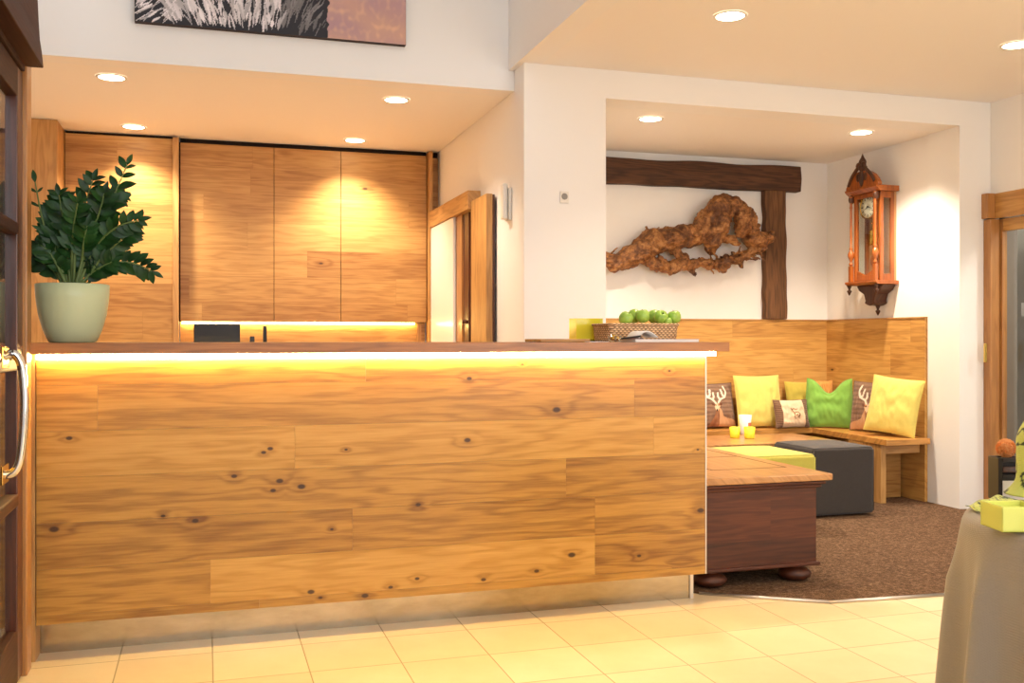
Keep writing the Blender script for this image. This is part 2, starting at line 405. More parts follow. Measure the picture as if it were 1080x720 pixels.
w = MB(); w.box(XR, XR+.4, 6.0, YAB, 0, ZA+.1); w.box(5.02, 5.37, YP+.0, 6.0, 0, ZA)
struct('wall_alcove_right', w, M['white'], 'white right wall and stub of the seating corner')
XD = 5.285
w = MB(); w.box(XD, XD+.2, 5.2, YP-.001, 2.05, ZR); w.box(XD, XD+.14, YN, 5.2, 2.05, ZR); w.box(XD, XD+.14, YN, 3.4, 0, 2.05)
struct('wall_right', w, M['white'], 'white right wall above the glazed door')
# adjoining room behind the right door
struct('wall_hall', MB().box(5.5, 6.65, 6.7, 6.8, 0, 2.9).box(6.65, 6.8, 4.2, 8.2, 0, 2.9), plain('hall_grey_paint', (176,172,162), .8), 'grey wall of the hall beyond the right door')
struct('ceiling_hall', MB().box(5.5, 9, 2, 9, ZR+.02, ZR+.12), M['ceil'])

# ------------------------------------------------------------------ left door with cornice
XJ = -.62
d = thing('door_1', 'dark wooden glazed door with chrome pull handle at left edge', None, (XJ, 3.9, 0)); d['kind'] = 'structure'
YH = 2.9
build('door_post', MB().box(XJ-.05, XJ+.014, 3.862, 3.955, 0, 2.3), M['beech'], d, .004)
leafm = MB()
leafm.box(XJ-.045, XJ, 3.76, 3.858, .01, 2.135)
leafm.box(XJ-.045, XJ, YH, YH+.1, .01, 2.135)
build('door_stile', leafm, M['mahog'], d, .004)
r = MB(); r.box(XJ-.045, XJ, YH+.1, 3.76, .01, .19); r.box(XJ-.045, XJ, YH+.1, 3.76, 2.03, 2.135)
build('door_rail', r, M['mahog_y'], d, .004)
g = MB()
for z in (.64, 1.107, 1.573): g.box(XJ-.04, XJ+.004, YH+.1, 3.76, z-.021, z+.021)
for y in (3.42,): g.box(XJ-.04, XJ+.004, y-.02, y+.02, .19, 2.03)
build('glazing_bar', g, M['mahog_y'], d, .006)
build('pane', MB().box(XJ-.026, XJ-.02, YH+.09, 3.77, .18, 2.04), M['glass'], d)
hp = [(XJ-.002, 3.52, 1.135),(XJ+.028, 3.52, 1.146),(XJ+.048,3.52,1.12),(XJ+.058,3.52,1.05),(XJ+.060,3.52,.97),(XJ+.056,3.52,.88),(XJ+.046,3.52,.80),(XJ+.028,3.52,.765),(XJ-.002,3.52,.757)]
def smooth_path(P, k=5):
    P = [Vector(p) for p in P]; out = []
    for i in range(len(P)-1):
        p0 = P[max(i-1,0)]; p1 = P[i]; p2 = P[i+1]; p3 = P[min(i+2,len(P)-1)]
        for j in range(k):
            t = j/k
            out.append(.5*((2*p1)+(p2-p0)*t+(2*p0-5*p1+4*p2-p3)*t*t+(3*p1-p0-3*p2+p3)*t**3))
    return out+[P[-1]]
h = build('pull_handle', MB().tube(smooth_path(hp), .014, 14), M['chrome'], d)
h['label'] = 'chrome curved pull handle'
build('handle_plate', MB().box(XJ-.001, XJ+.006, 3.47, 3.57, 1.10, 1.17).box(XJ-.001, XJ+.006, 3.47, 3.57, .73, .79), M['brass'], h, .002)
# panelled head and cornice above the door
cm = MB()
prof = [(0,2.16),(.066,2.16),(.06,2.22),(.054,2.26),(.05,2.33),(.046,2.42),(.03,2.5),(.03,2.62),(.05,2.66),(.05,2.75),(0,2.75)]
cm.prism([(XJ-.06+.0+p[0]-0, p[1]) for p in [(0,2.16)]+[(q[0]+.06,q[1]) for q in prof[1:-1]]+[(0,2.75)]], 2.6, 3.875, 'y')
build('cornice', cm, M['mahog_y'], d, .004)
build('door_head', MB().box(XJ-.05, XJ+.008, YH-.2, 3.86, 2.14, 2.165), M['mahog_y'], d, .003)
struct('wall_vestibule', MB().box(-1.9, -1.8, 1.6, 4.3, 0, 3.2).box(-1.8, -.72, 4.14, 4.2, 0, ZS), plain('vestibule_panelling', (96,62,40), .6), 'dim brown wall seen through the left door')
struct('wall_front_left', MB().box(XJ-.05, XJ-.004, YN, 2.58, 0, TOPZ).box(XJ-.05, XJ-.004, 2.58, 3.9, 2.76, TOPZ), M['white'], 'white wall above and before the left door')

# ------------------------------------------------------------------ reception counter
ct = thing('reception_counter', 'long oak plank reception counter with glowing strip under its top', 'counter', (CX0, CYF, 0))
rows = [1.116]+[1.02-.1705*k for k in range(6)]  # 1.116,1.02,.8495,.679,.5085,.338,.1675
rows[-1] = .1675; rows.append(.134)
ends = {0: [(.9,), ], 1: [onY(103,430,CYF).x, onY(669,410,CYF).x], 2: [onY(311,470,CYF).x, 1.9], 3: [onY(597,505,CYF).x], 4: [onY(222,590,CYF).x+.55, 1.62], 5: [onY(222,630,CYF).x, 1.62], 6: [.2]}
ends[0] = [.62]
pm = MB(); seeds = []
sd = {(0,0): .31, (0,1): .42}
for i in range(len(rows)-1):
    xs = [CX0]+sorted(ends.get(i, []))+[CX1]
    for j in range(len(xs)-1):
        a, b_ = xs[j], xs[j+1]; z1, z0 = rows[i]-.0003, rows[i+1]+.0003
        a += .0003; b_ -= .0003
        pm.add([(a,CYF,z0),(b_,CYF,z0),(b_,CYF,z1),(a,CYF,z1),(a,CYF+.018,z0),(b_,CYF+.018,z0),(b_,CYF+.018,z1),(a,CYF+.018,z1)],
               [(0,1,2,3),(4,7,6,5),(0,4,5,1),(3,2,6,7),(0,3,7,4),(1,5,6,2)])
        seeds += [round(.13+.171*i+.377*j, 3) % 1]*6
fp = build('front_panel', pm, M['counter'], ct)
at = fp.data.attributes.new('seed', 'FLOAT', 'FACE')
for i, s_ in enumerate(seeds): at.data[i].value = s_
build('carcass', MB().box(CX0+.02, CX1-.02, CYF+.02, CYF+.5, .13, 1.116), M['oak_x'], ct)
ls = .30
wt = build('countertop', MB().box(CX0-.01, 2.228, 3.93, 4.66, 1.1385, 1.1795), M['slab'], ct, .0015)
build('kick_plate', MB().box(CX0-.002, CX1-.025, 4.125, 4.14, 0, .133), M['steel'], ct)
for k in range(8):
    pass
build('edge_trim', MB().box(CX1, CX1+.006, CYF-.002, CYF+.09, .134, 1.118).box(CX1-.025, CX1-.008, 4.118, 4.2, 0, .133), M['alu'], ct)
build('side_panel', MB().box(CX0-.075, CX0-.003, CYF+.0, CYF+.6, 0, 1.136), M['oak_v'], ct)
led = build('light_strip', MB().box(CX0+.005, 2.2, CYF-.014, CYF+.012, 1.1175, 1.1365), M['led'], ct)
led['label'] = 'glowing warm white light strip'

# ------------------------------------------------------------------ lights
def area(name, loc, size, power, col, rot=(0,0,0)):
    l = bpy.data.lights.new(name, 'AREA'); l.shape = 'RECTANGLE'; l.size, l.size_y = size; l.energy = power; l.color = col[:3]
    o = bpy.data.objects.new(name, l); o.location = loc; o.rotation_euler = rot; COL.objects.link(o); return o
DL = [((-.53,6.25), ZS, 'round recessed downlight above the potted plant, nearer the lobby', 12),
      ((-.50,7.66), ZS, 'round recessed downlight close to the tall panel left of the cabinets', 25),
      ((1.167,6.30), ZS, 'round recessed downlight of the reception, nearest the white pillar', 14),
      ((1.10,7.68), ZS, 'round recessed downlight close above the wall cabinet doors', 24),
      ((2.577,4.54), ZR, 'round recessed downlight in the lobby ceiling left, large and bright', 15),
      ((4.377,4.51), ZR, 'round recessed downlight in the lobby ceiling at right edge', 15),
      ((2.865,6.11), ZA, 'round recessed downlight above the driftwood and timber beam', 32),
      ((4.503,6.07), ZA, 'round recessed downlight above the wall clock', 30)]
def downlight(xy, z, label, power, spot=118):
    t = thing('downlight', label, 'ceiling light', (xy[0], xy[1], z), group=None)
    build('trim_ring', MB().lathe([(.072,-.001),(.072,-.006),(.085,-.006),(.088,-.001)], (xy[0],xy[1],z), 32, cap=False), M['plastic'], t)
    build('lamp', MB().lathe([(.001,-.004),(.074,-.004),(.074,-.0005),(.001,-.0005)], (xy[0],xy[1],z), 32), M['lamp'], t)
    spotlamp(xy, z, power, spot)
def spotlamp(xy, z, power, spot):
    l = bpy.data.lights.new('downlight_beam', 'SPOT'); l.energy = power*5.0; l.color = lin((255,234,208))[:3]; l.spot_size = math.radians(spot); l.spot_blend = .85; l.shadow_soft_size = .05
    o = bpy.data.objects.new('downlight_beam', l); o.location = (xy[0], xy[1], z-.03); COL.objects.link(o)
for a in DL: downlight(*a)
for xy in ((2.577,2.3),(4.377,2.3),(2.577,.2),(4.377,.2)): spotlamp(xy, ZR, 13, 118)
pl_h = bpy.data.lights.new('hall_fill', 'POINT'); pl_h.energy = 45; pl_h.shadow_soft_size = .15; pl_h.color = (1,.95,.88); po_h = bpy.data.objects.new('hall_fill', pl_h); po_h.location = (6.0, 4.6, 2.5); COL.objects.link(po_h)  # added fill light with no visible source, brightens the hall behind the glass
# daylight from the tall window front behind the viewer
area('daylight_window', (.2, YN+.2, 3.4), (4.2, 3.2), 140, (.84,.92,1.0), (math.radians(84), 0, 0))
area('entrance_glazing', (4.0, YN+.3, 1.6), (2.6, 2.4), 75, (1.0,.95,.88), (math.radians(90), 0, 0))
wld = bpy.data.worlds.new('world'); SC.world = wld; wld.use_nodes = True
wld.node_tree.nodes['Background'].inputs[0].default_value = (1.0,.96,.93,1); wld.node_tree.nodes['Background'].inputs[1].default_value = .62

# ------------------------------------------------------------------ camera
cam = bpy.data.cameras.new('camera'); co = bpy.data.objects.new('camera', cam); COL.objects.link(co)
cam.sensor_width = 36; cam.lens = 36*FPX/1080; cam.shift_y = -(360-HOR)/1080
co.location = (0,0,EYE); co.rotation_euler = (PI/2, 0, -YAW); cam.clip_start = .05
SC.camera = co
SC.view_settings.view_transform = 'Standard'; SC.view_settings.look = 'None'; SC.view_settings.exposure = .35; SC.view_settings.gamma = 1
SC.view_settings.use_curve_mapping = False

# ------------------------------------------------------------------ reception: panelling, cabinets, worktop
YC = 7.98       # plane of the tall panelling
def px(x, y, Y): return onY(x, y, Y).x
t = thing('side_cupboard', 'narrow orange-lit oak cupboard flank at the far left behind the plant', 'cupboard', (-1.3, 7.8, 0))
x1 = px(57, 250, 7.57)
build('body', MB().box(-1.34, x1, 7.575, 8.05, 0, ZS-.004), M['oak_v'], t)
build('edge', MB().box(x1, x1+.02, 7.57, 8.05, 0, ZS-.004), M['oak_v'], t)
xa, xb = x1+.025, px(182, 250, 7.93)
t = thing('tall_panel', 'tall brightly lit oak wall panel behind the potted plant', 'wall panel', (xa, 7.95, 0))
build('board', MB().box(xa, xb, 7.93, 8.03, 0, 2.708), M['oak'], t, .001)
build('shadow_gap', MB().box(xa, xb, 7.96, 8.03, 2.71, ZS-.002), M['dark'], t)
t = build('panel_post', MB().box(xb+.002, px(188.5,250,7.9), 7.89, 8.03, 0, 2.715), M['oak_v'], None, .001)
tag(origin(t, (xb, 7.95, 0)), 'slim oak upright between the tall panel and wall cabinets', 'post')
x0 = px(190, 250, YC); x3 = px(450, 250, YC)
dx = [x0, px(289, 250, YC), px(359.5, 250, YC), x3]
t = thing('wall_cabinet', 'wide three-door oak wall cabinet above the lit niche', 'cabinet', (x0, 8.0, 1.33))
build('body', MB().box(x0-.012, x3+.0, YC+.021, YB-.002, 1.328, 2.70), M['dark'], t)
for a, b_ in zip(dx[:-1], dx[1:]):
    build('door', MB().box(a+.002, b_-.002, YC, YC+.02, 1.33, 2.694), M['oak'], t, .001)
build('shadow_gap', MB().box(x0, x3, YC+.02, YB-.002, 2.702, ZS-.002), M['dark'], t)
build('niche_light', MB().box(x0+.01, px(438,340,YC)+.0, YC+.03, YC+.05, 1.312, 1.326), M['led2'], t)
t = thing('niche_panel', 'yellow-lit oak splashback under the wall cabinet', 'splashback', (x0, YB-.02, .9))
build('board', MB().box(x0, x3, YB-.02, YB-.003, .9, 1.325), M['oak_x'], t)
build('side_cheek', MB().box(px(440,350,YC+.02), px(443,350,YC+.02)+.012, YC+.03, YB-.022, .9, 1.31), M['oak_v'], t)
x4 = px(455.5, 250, 7.93)
t = build('end_post', MB().box(x3+.006, x4, 7.9, 8.03, 0, 2.72), M['oak_v'], None, .001)
tag(origin(t, (x3, 7.95, 0)), 'slim oak upright at the right end of the wall cabinet', 'post')
t = thing('filler_panel', 'narrow oak strip between the cabinet upright and the side wall', 'wall panel', (x4, 8.0, 0))
build('board', MB().box(x4+.002, XW-.003, YC, 8.04, 0, 2.68), M['oak'], t)
build('shadow_gap', MB().box(x4+.002, XW-.003, YC+.02, 8.04, 2.682, ZS-.002), M['dark'], t)
t = thing('back_worktop', 'oak back worktop with drawers behind the reception counter', 'worktop', (x0, 7.6, 0))
build('top', MB().box(x0, x3, 7.35, YC-.08+.05, .86, .9), M['oak_x'], t, .002)
build('base', MB().box(x0+.02, x3-.02, 7.4, 7.92, 0, .858), M['oak'], t)
# monitor and desk phone standing on it
mx = onY(229, 350, 7.6); tz = onY(229, 341.5, 7.6).z
t = thing('monitor', 'black flat computer monitor seen from behind above the counter', 'monitor', (mx.x, 7.62, .9))
hw = .5*(px(254,350,7.6)-px(205,350,7.6))
build('screen', MB().box(mx.x-hw, mx.x+hw, 7.6, 7.63, tz-.24, tz), M['black'], t, .004)
build('rear_housing', MB().box(mx.x-hw*.6, mx.x+hw*.6, 7.632, 7.66, tz-.2, tz-.05), M['black'], t, .008)
build('stand', MB().box(mx.x-.025, mx.x+.025, 7.662, 7.68, .91, tz-.08).box(mx.x-.1, mx.x+.1, 7.55, 7.72, .9, .912), M['black'], t, .003)
p = onY(279.5, 350, 7.6)
t = thing('desk_telephone', 'small black telephone handset standing in its charger', 'telephone', (p.x, 7.6, .9))
build('handset', MB().box(p.x-.014, p.x+.014, 7.6, 7.625, 1.10, onY(279,343.5,7.6).z), M['black'], t, .006)
build('charger', MB().box(p.x-.04, p.x+.04, 7.57, 7.66, .9, 1.1), M['black'], t, .008)
p = onY(266, 350, 7.6)
t = build('card_terminal', MB().prism([(7.55,.9),(7.68,.9),(7.64,onY(266,354.5,7.6).z),(7.60,onY(266,354.5,7.6).z)], p.x-.017, p.x+.017, 'x'), M['black'], None, .004)
tag(origin(t, (p.x, 7.6, .9)), 'tiny black desk device between monitor and telephone', 'device')

# ------------------------------------------------------------------ sliding door in the side wall
t = thing('sliding_door', 'oak sliding door leaf standing open beside the white pillar', 'door', (XW-.06, 6.6, 0))
ya = onX(521, 250, XW-.02).y; yb = onX(497, 250, XW-.07).y
build('leaf', MB().box(XW-.072, XW-.03, ya, yb, .0, onX(514.5,203,XW-.072).z), M['oak_v'], t, .0015)
build('backing', MB().box(XW-.028, XW-.016, ya, yb, .0, onX(514.5,203,XW-.072).z-.005), M['mahog'], t)
t = thing('door_track', 'oak track board above the white sliding panel', 'door track', (XW-.02, 7.4, 2.08))
build('board', MB().box(XW-.094, XW-.002, yb+.004, 7.885, 2.095, 2.225), M['oak_y'], t, .0015)
t = thing('door_2', 'glossy white sliding panel with oak frame behind the oak leaf', None, (XW, 7.5, 0)); t['kind'] = 'structure'
build('door_panel', MB().box(XW-.084, XW-.064, 7.125, 7.885, 0, 2.094), M['white_gloss'], t, .002)
build('door_frame', MB().box(XW-.062, XW-.03, 6.95, 7.124, 0, 2.094), M['beech'], t, .002)
build('frame_rebate', MB().box(XW-.05, XW-.002, 6.80, 6.949, 0, 2.094), M['mahog'], t, .002)
build('door_knob', MB().tube([(XW-.051, 6.83, 1.315),(XW-.09, 6.83, 1.315)], .014, 10), M['mahog'], t)
# wall phone, socket
ya, yb2 = onX(541,215,XW).y, onX(528,215,XW-.04).y
z0, z1 = onX(534,234,XW).z, onX(534,196,XW).z
t = thing('wall_intercom', 'white wall intercom handset beside the pillar', 'intercom', (XW, (ya+yb2)/2, z0))
ym = (ya+yb2)/2
build('cradle', MB().box(XW-.02, XW-.001, ym-.045, ym+.05, z0, z1-.03), M['plastic'], t, .004)
build('handset', MB().box(XW-.055, XW-.021, ym-.035, ym+.03, z0+.005, z1), M['plastic'], t, .012, seg=3)
p = onY(595, 208, YP)
t = thing('wall_socket', 'small white wall socket high on the white pillar', 'socket', (p.x, YP, p.z))
build('cover_plate', MB().box(p.x-.028, p.x+.028, YP-.008, YP-.0005, p.z-.036, p.z+.036), M['plastic'], t, .003)
build('inset', MB().lathe([(.001,-.010),(.018,-.010),(.020,-.0082)], (p.x, YP, p.z+.004), 20, 'y'), M['grey_plastic'], t)

# ------------------------------------------------------------------ painting
def color_grid(name, W, H, nx, ny, fn, mat, thick=.03, back=True):
    """flat panel facing -Y, origin at lower left, with a colour attribute"""
    v = []; f = []; cols = []
    for j in range(ny+1):
        for i in range(nx+1):
            v.append((W*i/nx, 0, H*j/ny)); cols.append(fn(i/nx, j/ny))
    for j in range(ny):
        for i in range(nx):
            a = j*(nx+1)+i; f.append((a, a+1, a+nx+2, a+nx+1))
    return v, f, cols
def set_cols(me, cols):
    a = me.color_attributes.new('Col', 'FLOAT_COLOR', 'POINT')
    flat = [c for col in cols for c in col]; a.data.foreach_set('color', flat)
pa = onY(142, 22, YF-.045); pb = onY(428, 47, YF-.045); PW, PH = pb.x-pa.x, .95
NX, NY = 420, 230
buf = [[None]*(NX+1) for _ in range(NY+1)]
rr = random.Random(3)
blk = lin((26,24,34))
for j in range(NY+1):
    for i in range(NX+1):
        u = i/NX; v_ = j/NY
        edge = .695+.012*mnoise.noise(Vector((0, v_*30, 1)))+.02*mnoise.noise(Vector((0, v_*7, 5)))
        if u > edge or v_ > .80+.05*mnoise.noise(Vector((u*6,1,1))) or (u < .04 and v_ > .3):
            a = .5+.5*mnoise.noise(Vector((u*9, v_*6, 0))); b_ = .5+.5*mnoise.noise(Vector((u*50, v_*26, 4)))
            c1 = Vector((205,160,140)); c2 = Vector((176,140,150)); c3 = Vector((226,178,148))
            c = c1.lerp(c2, min(1,max(0,(a-.35)*2)))
            c = c.lerp(c3, max(0, min(1, (b_-.5)*2.2)))
            if v_ > .1: c = c.lerp(Vector((176,138,156)), min(1, max(0,(v_-.12)*3))*.7)
            buf[j][i] = lin(tuple(c))
        else: buf[j][i] = blk
for k in range(1700):
    u = rr.uniform(.0, .68); v_ = rr.uniform(.0, .78)
    ang = PI/2+(u-.42)*-2.2+rr.uniform(-.16,.16)
    if u < .12: ang = .75+rr.uniform(-.25,.25)
    L = rr.uniform(.03, .085); wgt = max(.0, 1-abs(u-.28)*1.9)
    if rr.random() > wgt+.12: continue
    g = rr.uniform(175, 245)*(.55 if u > .52 else 1)
    c = lin((g, g*.96, g*.97)); th = rr.choice((1,1,2,2,3))
    n = 40; ux, uy = u, v_
    for q in range(n):
        ux += math.cos(ang)*L/n; uy += math.sin(ang)*L/n*1.6; ang += rr.uniform(-.05,.05)
        i0, j0 = int(ux*NX), int(uy*NY)
        w_ = th*math.sin(PI*q/n)
        for di in range(-3, 4):
            if abs(di) <= w_ and 0 <= i0+di <= NX and 0 <= j0 <= NY and ux < .69: buf[j0][i0+di] = c
v, f, cols = color_grid('p', PW, PH, NX, NY, lambda a, b_: buf[round(b_*NY)][round(a*NX)], None)
t = thing('painting', 'canvas painting of black and white fur against a pink ground', 'painting', (pa.x, YF, pa.z), (0,0,0))
mb = MB(); mb.add([(pa.x+q[0], YF-.0455, pa.z+q[2]) for q in v], f)
o = build('canvas_front', mb, plain('x', (1,1,1)), t)
m, nt, b = new_mat('painted_canvas'); n = N(nt); n.put(b.inputs['Base Color'], n.node('ShaderNodeAttribute', attribute_name='Col').outputs['Color']); b.inputs['Roughness'].default_value = .6
o.data.materials[0] = m; set_cols(o.data, cols)
build('canvas_edge', MB().box(pa.x-.001, pa.x+PW+.001, YF-.045, YF-.002, pa.z-.001, pa.z+PH), plain('canvas_edge', (52,34,30), .7), t)

# ------------------------------------------------------------------ seating corner
YPN, XPN = 7.2, 5.0
t = thing('corner_bench', 'L-shaped oak bench with high panelled back in the seating corner', 'bench', (4.7, 7.0, 0))
SZ = .478
seat = [(2.3,7.185),(2.3,6.92),(4.67,6.92),(4.61,5.93),(4.985,5.93),(4.985,7.185)]
build('seat', MB().prism(seat, SZ-.042, SZ), wood('bench_seat_oak', lin((232,178,104)), lin((206,148,76)), oakD, plank=None, knots=.3, rough=.35, coat=.2, seed=.7), t, .002)
build('backrest', MB().box(2.3, XPN, YPN, YPN+.025, .30, 1.345), M['oak_bench'], t)
build('backrest', MB().box(XPN, XPN+.022, 6.005, YPN+.025, .0, 1.345), M['oak_bench_r'], t)
build('back_cap', MB().box(2.3, XPN+.03, YPN-.006, YAB-.002, 1.346, 1.356).box(XPN-.006, XR-.001, 6.004, YPN-.007, 1.346, 1.356), M['oak_x'], t)
lx, ly = 4.64, 6.03
build('end_leg', MB().box(lx, lx+.045, ly, ly+.38, .0095, SZ-.043), M['oak_v'], t, .002)
build('end_rail', MB().box(lx+.046, 4.985, ly+.01, ly+.05, SZ-.115, SZ-.043), M['oak_x'], t, .002)
build('base_board', MB().box(lx+.05, 4.985, ly+.22, ly+.245, .0095, SZ-.12), M['oak'], t)
build('support', MB().box(3.2, 3.24, 6.98, 7.18, .0095, SZ-.043), M['oak_v'], t)

def leg_pos(): pass
# timber frame pieces on the wall
YT = 7.165
t0 = onY(640,165.5,YT); t1 = onY(640,193,YT); e0 = onY(845,176,YT); e1 = onY(842,201.5,YT)
def rough_beam(name, a, b_, w0, w1, depth, axis, mat, label, cat, sd_):
    mb = MB(); n = 40; rings = []
    for i in range(n+1):
        s = i/n; c = a.lerp(b_, s); w_ = (w0+(w1-w0)*s)/2
        k = mnoise.noise(Vector((s*7, sd_, 0)))*.014; k2 = mnoise.noise(Vector((s*6, sd_, 9)))*.014
        if axis == 'x': ring = [(c.x, YAB-.001, c.z-w_+k), (c.x, YAB-depth, c.z-w_+k), (c.x, YAB-depth-.012, c.z), (c.x, YAB-depth, c.z+w_+k2), (c.x, YAB-.001, c.z+w_+k2)]
        else: ring = [(c.x-w_+k, YAB-.001, c.z), (c.x-w_+k, YAB-depth, c.z), (c.x, YAB-depth-.01, c.z), (c.x+w_+k2, YAB-depth, c.z), (c.x+w_+k2, YAB-.001, c.z)]
        rings += ring
    f = []
    for i in range(n):
        for q in range(5):
            A = i*5+q; B = i*5+(q+1) % 5; f.append((A, B, B+5, A+5))
    f += [(0,1,2,3,4), tuple(range(n*5, n*5+5))]
    mb.add(rings, f); o = build(name, mb, mat, None, .006); origin(o, a); return tag(o, label, cat)
A = Vector((2.31, YT, (t0.z+t1.z)/2)); Bv = Vector((e0.x, YT, (e0.z+e1.z)/2))
rough_beam('timber_beam', A, Bv, t0.z-t1.z, e0.z-e1.z, .085, 'x', M['timber'], 'dark old horizontal timber beam fixed high on the alcove wall', 'beam', 1.3)
c0 = onY(819, 336, YT+.02); c1 = onY(818, 205, YT+.02)
rough_beam('timber_post', Vector((c0.x, YT, 1.358)), Vector((c1.x, YT, e1.z-.002)), px(830,300,YT)-px(808,300,YT), px(829,230,YT)-px(807,230,YT), .07, 'z', M['timber_v'], 'old brown vertical timber post between the beam and the bench back', 'post', 4.1)

# driftwood root
def crop(cx, cy): return (630+cx/5.4, 190+cy/5.4)
blobs = []
rd = random.Random(11)
def path(P, jit=.35, yoff=0., k=7, lump=.25):
    for i in range(len(P)-1):
        for s in range(k):
            t_ = s/k; x = P[i][0]+(P[i+1][0]-P[i][0])*t_; y = P[i][1]+(P[i+1][1]-P[i][1])*t_; r = P[i][2]+(P[i+1][2]-P[i][2])*t_
            x += rd.uniform(-1,1)*r*jit*.4; y += rd.uniform(-1,1)*r*jit*.4; r *= rd.uniform(1-lump, 1+lump*.3)
            p_ = onY(*crop(x, y), 7.14-yoff)
            blobs.append((p_+Vector((0, rd.uniform(-.025,.02), 0)), r*1.13/5.4*8.0/1045))
path([(20,455,26),(62,445,34),(95,478,40),(150,460,48),(230,410,62),(300,350,70),(380,335,62),(460,330,60),(540,315,60),(610,290,66),(640,230,56)])
path([(610,260,60),(650,190,52),(690,140,48),(740,130,40),(800,160,48),(845,205,44),(865,265,44),(880,330,46),(930,335,46),(975,325,26)], yoff=.03)
path([(700,150,46),(735,190,40),(700,250,48),(660,310,44),(650,380,40)], yoff=.05)
path([(820,190,40),(830,260,42),(820,300,36)], yoff=.06)
path([(700,320,34),(760,335,24),(805,365,17)], yoff=.04)
path([(270,440,32),(335,485,30),(420,498,34),(500,475,32),(580,468,26),(650,480,28),(720,475,30),(790,450,26),(850,425,26),(900,395,24),(945,375,26)], lump=.4)
path([(430,400,26),(480,430,24),(500,470,20)]); path([(640,380,28),(650,410,24)]); path([(390,505,18),(430,535,14)]); path([(520,495,18),(550,535,16)]); path([(690,490,18),(725,525,12)]); path([(810,460,16),(825,495,10)])
for a_ in ([(270,310,16),(287,268,6)],[(395,290,14),(396,262,5)],[(715,110,16),(737,84,5)],[(755,120,14),(775,100,5)],[(610,210,20),(578,202,7)],[(590,250,14),(565,240,6)],[(895,290,22),(918,252,8)],[(170,410,16),(150,388,7)],[(940,370,22),(948,405,12)],[(960,310,20),(992,298,9)],[(350,440,14),(400,465,10)],[(70,480,20),(92,512,8)]): path(a_, lump=.1)
for k in range(46):
    s_ = rd.random(); x = 600+330*s_; y = 478-80*s_+rd.uniform(-22,24)
    p_ = onY(*crop(x, y), 7.11+rd.uniform(-.03,.05)); blobs.append((p_, rd.uniform(8,17)/5.4*8./1045))
for k in range(50):
    p_, r_ = rd.choice(blobs[:130]); d_ = Vector((rd.uniform(-1,1), -abs(rd.uniform(.2,1)), rd.uniform(-1,1))).normalized()
    blobs.append((p_+d_*r_*.85, r_*rd.uniform(.25,.42)))
mb = MB()
for p_, r_ in blobs: mb.ball(p_, max(r_, .011), 10)
o = build('tmp', mb)
rm = o.modifiers.new('r', 'REMESH'); rm.mode = 'VOXEL'; rm.voxel_size = .008; rm.use_smooth_shade = True
sm_ = o.modifiers.new('s', 'SMOOTH'); sm_.factor = .5; sm_.iterations = 3
dg = bpy.context.evaluated_depsgraph_get(); me = bpy.data.meshes.new_from_object(o.evaluated_get(dg)); bpy.data.objects.remove(o)
for v_ in me.vertices:
    q = v_.co; nn = mnoise.noise(q*22)*.017-abs(mnoise.noise(Vector((q.x*9+q.z*6, q.y*9, q.z*30-q.x*8))))*.012+mnoise.noise(Vector((q.x*14, q.y*40, q.z*60)))*.007+mnoise.noise(q*75)*.003
    v_.co = q+v_.normal*nn
    if v_.co.y > YAB-.003: v_.co.y = YAB-.003
tw = MB(); rt = random.Random(21)
for k in range(75):
    if k < 50:
        s_ = rt.random(); bx, by = 640+300*s_, 482-90*s_+rt.uniform(-14,14)
    else:
        q_ = rt.choice([(300,345),(380,335),(600,290),(690,145),(760,140),(845,205),(930,335),(60,455),(650,400)]); bx, by = q_[0]+rt.uniform(-35,35), q_[1]+rt.uniform(-45,45)
    p0_ = onY(*crop(bx, by), 7.10); a_ = rt.uniform(0, 2*PI); L_ = rt.uniform(.03,.075); r_ = rt.uniform(.006,.011); P_ = [p0_+Vector((0,.03,0))]
    for q_ in range(5):
        a_ += rt.uniform(-.7,.7); P_.append(P_[-1]+Vector((math.cos(a_)*L_/4, rt.uniform(-.022,-.002), math.sin(a_)*L_/4)))
    tw.tube(P_, [r_*(1.35-.2*i)+rt.uniform(0,.003) for i in range(6)], 7)
ot = build('tmp', tw); bmj = bmesh.new(); bmj.from_mesh(me); bmj.from_mesh(ot.data); bmj.to_mesh(me); bmj.free(); bpy.data.objects.remove(ot)
for p_ in me.polygons: p_.use_smooth = True
me.materials.clear(); me.materials.append(M['root'])
o = bpy.data.objects.new('driftwood_root', me); COL.objects.link(o); origin(o, (3.9, 7.2, 1.9))
tag(o, 'gnarled brown driftwood root hung on the wall under the timber beam', 'driftwood')

# ------------------------------------------------------------------ wall clock
CXF, CY0, CY1 = 4.894, 6.365, 6.685; cyc = (CY0+CY1)/2
def cz(y): return EYE+(HOR-y)*7.62/FPX
CB, CT = cz(296), cz(203)
t = thing('wall_clock', 'tall carved walnut pendulum wall clock with white dial', 'clock', (XR, cyc, CB))
wal, wdk = M['clock'], M['clock_dark']
build('back_board', MB().box(XR-.02, XR-.002, CY0, CY1, CB, CT), plain('clock_back', (196,150,104), .5), t)
c_ = MB()
for y in (CY0, CY1-.022):
    c_.box(CXF, CXF+.03, y, y+.022, CB, CT); c_.box(XR-.05, XR-.021, y, y+.022, CB, CT); c_.box(CXF+.031, XR-.051, y, y+.022, CB, CB+.05); c_.box(CXF+.031, XR-.051, y, y+.022, CT-.05, CT)
c_.box(CXF, XR-.021, CY0+.022, CY1-.022, CT-.02, CT); c_.box(CXF, XR-.021, CY0+.022, CY1-.022, CB, CB+.02)
build('case', c_, wal, t, .002)
for y in (CY0+.009, CY1-.013): build('side_pane', MB().box(CXF+.031, XR-.051, y, y+.004, CB+.05, CT-.05), M['glass'], t)
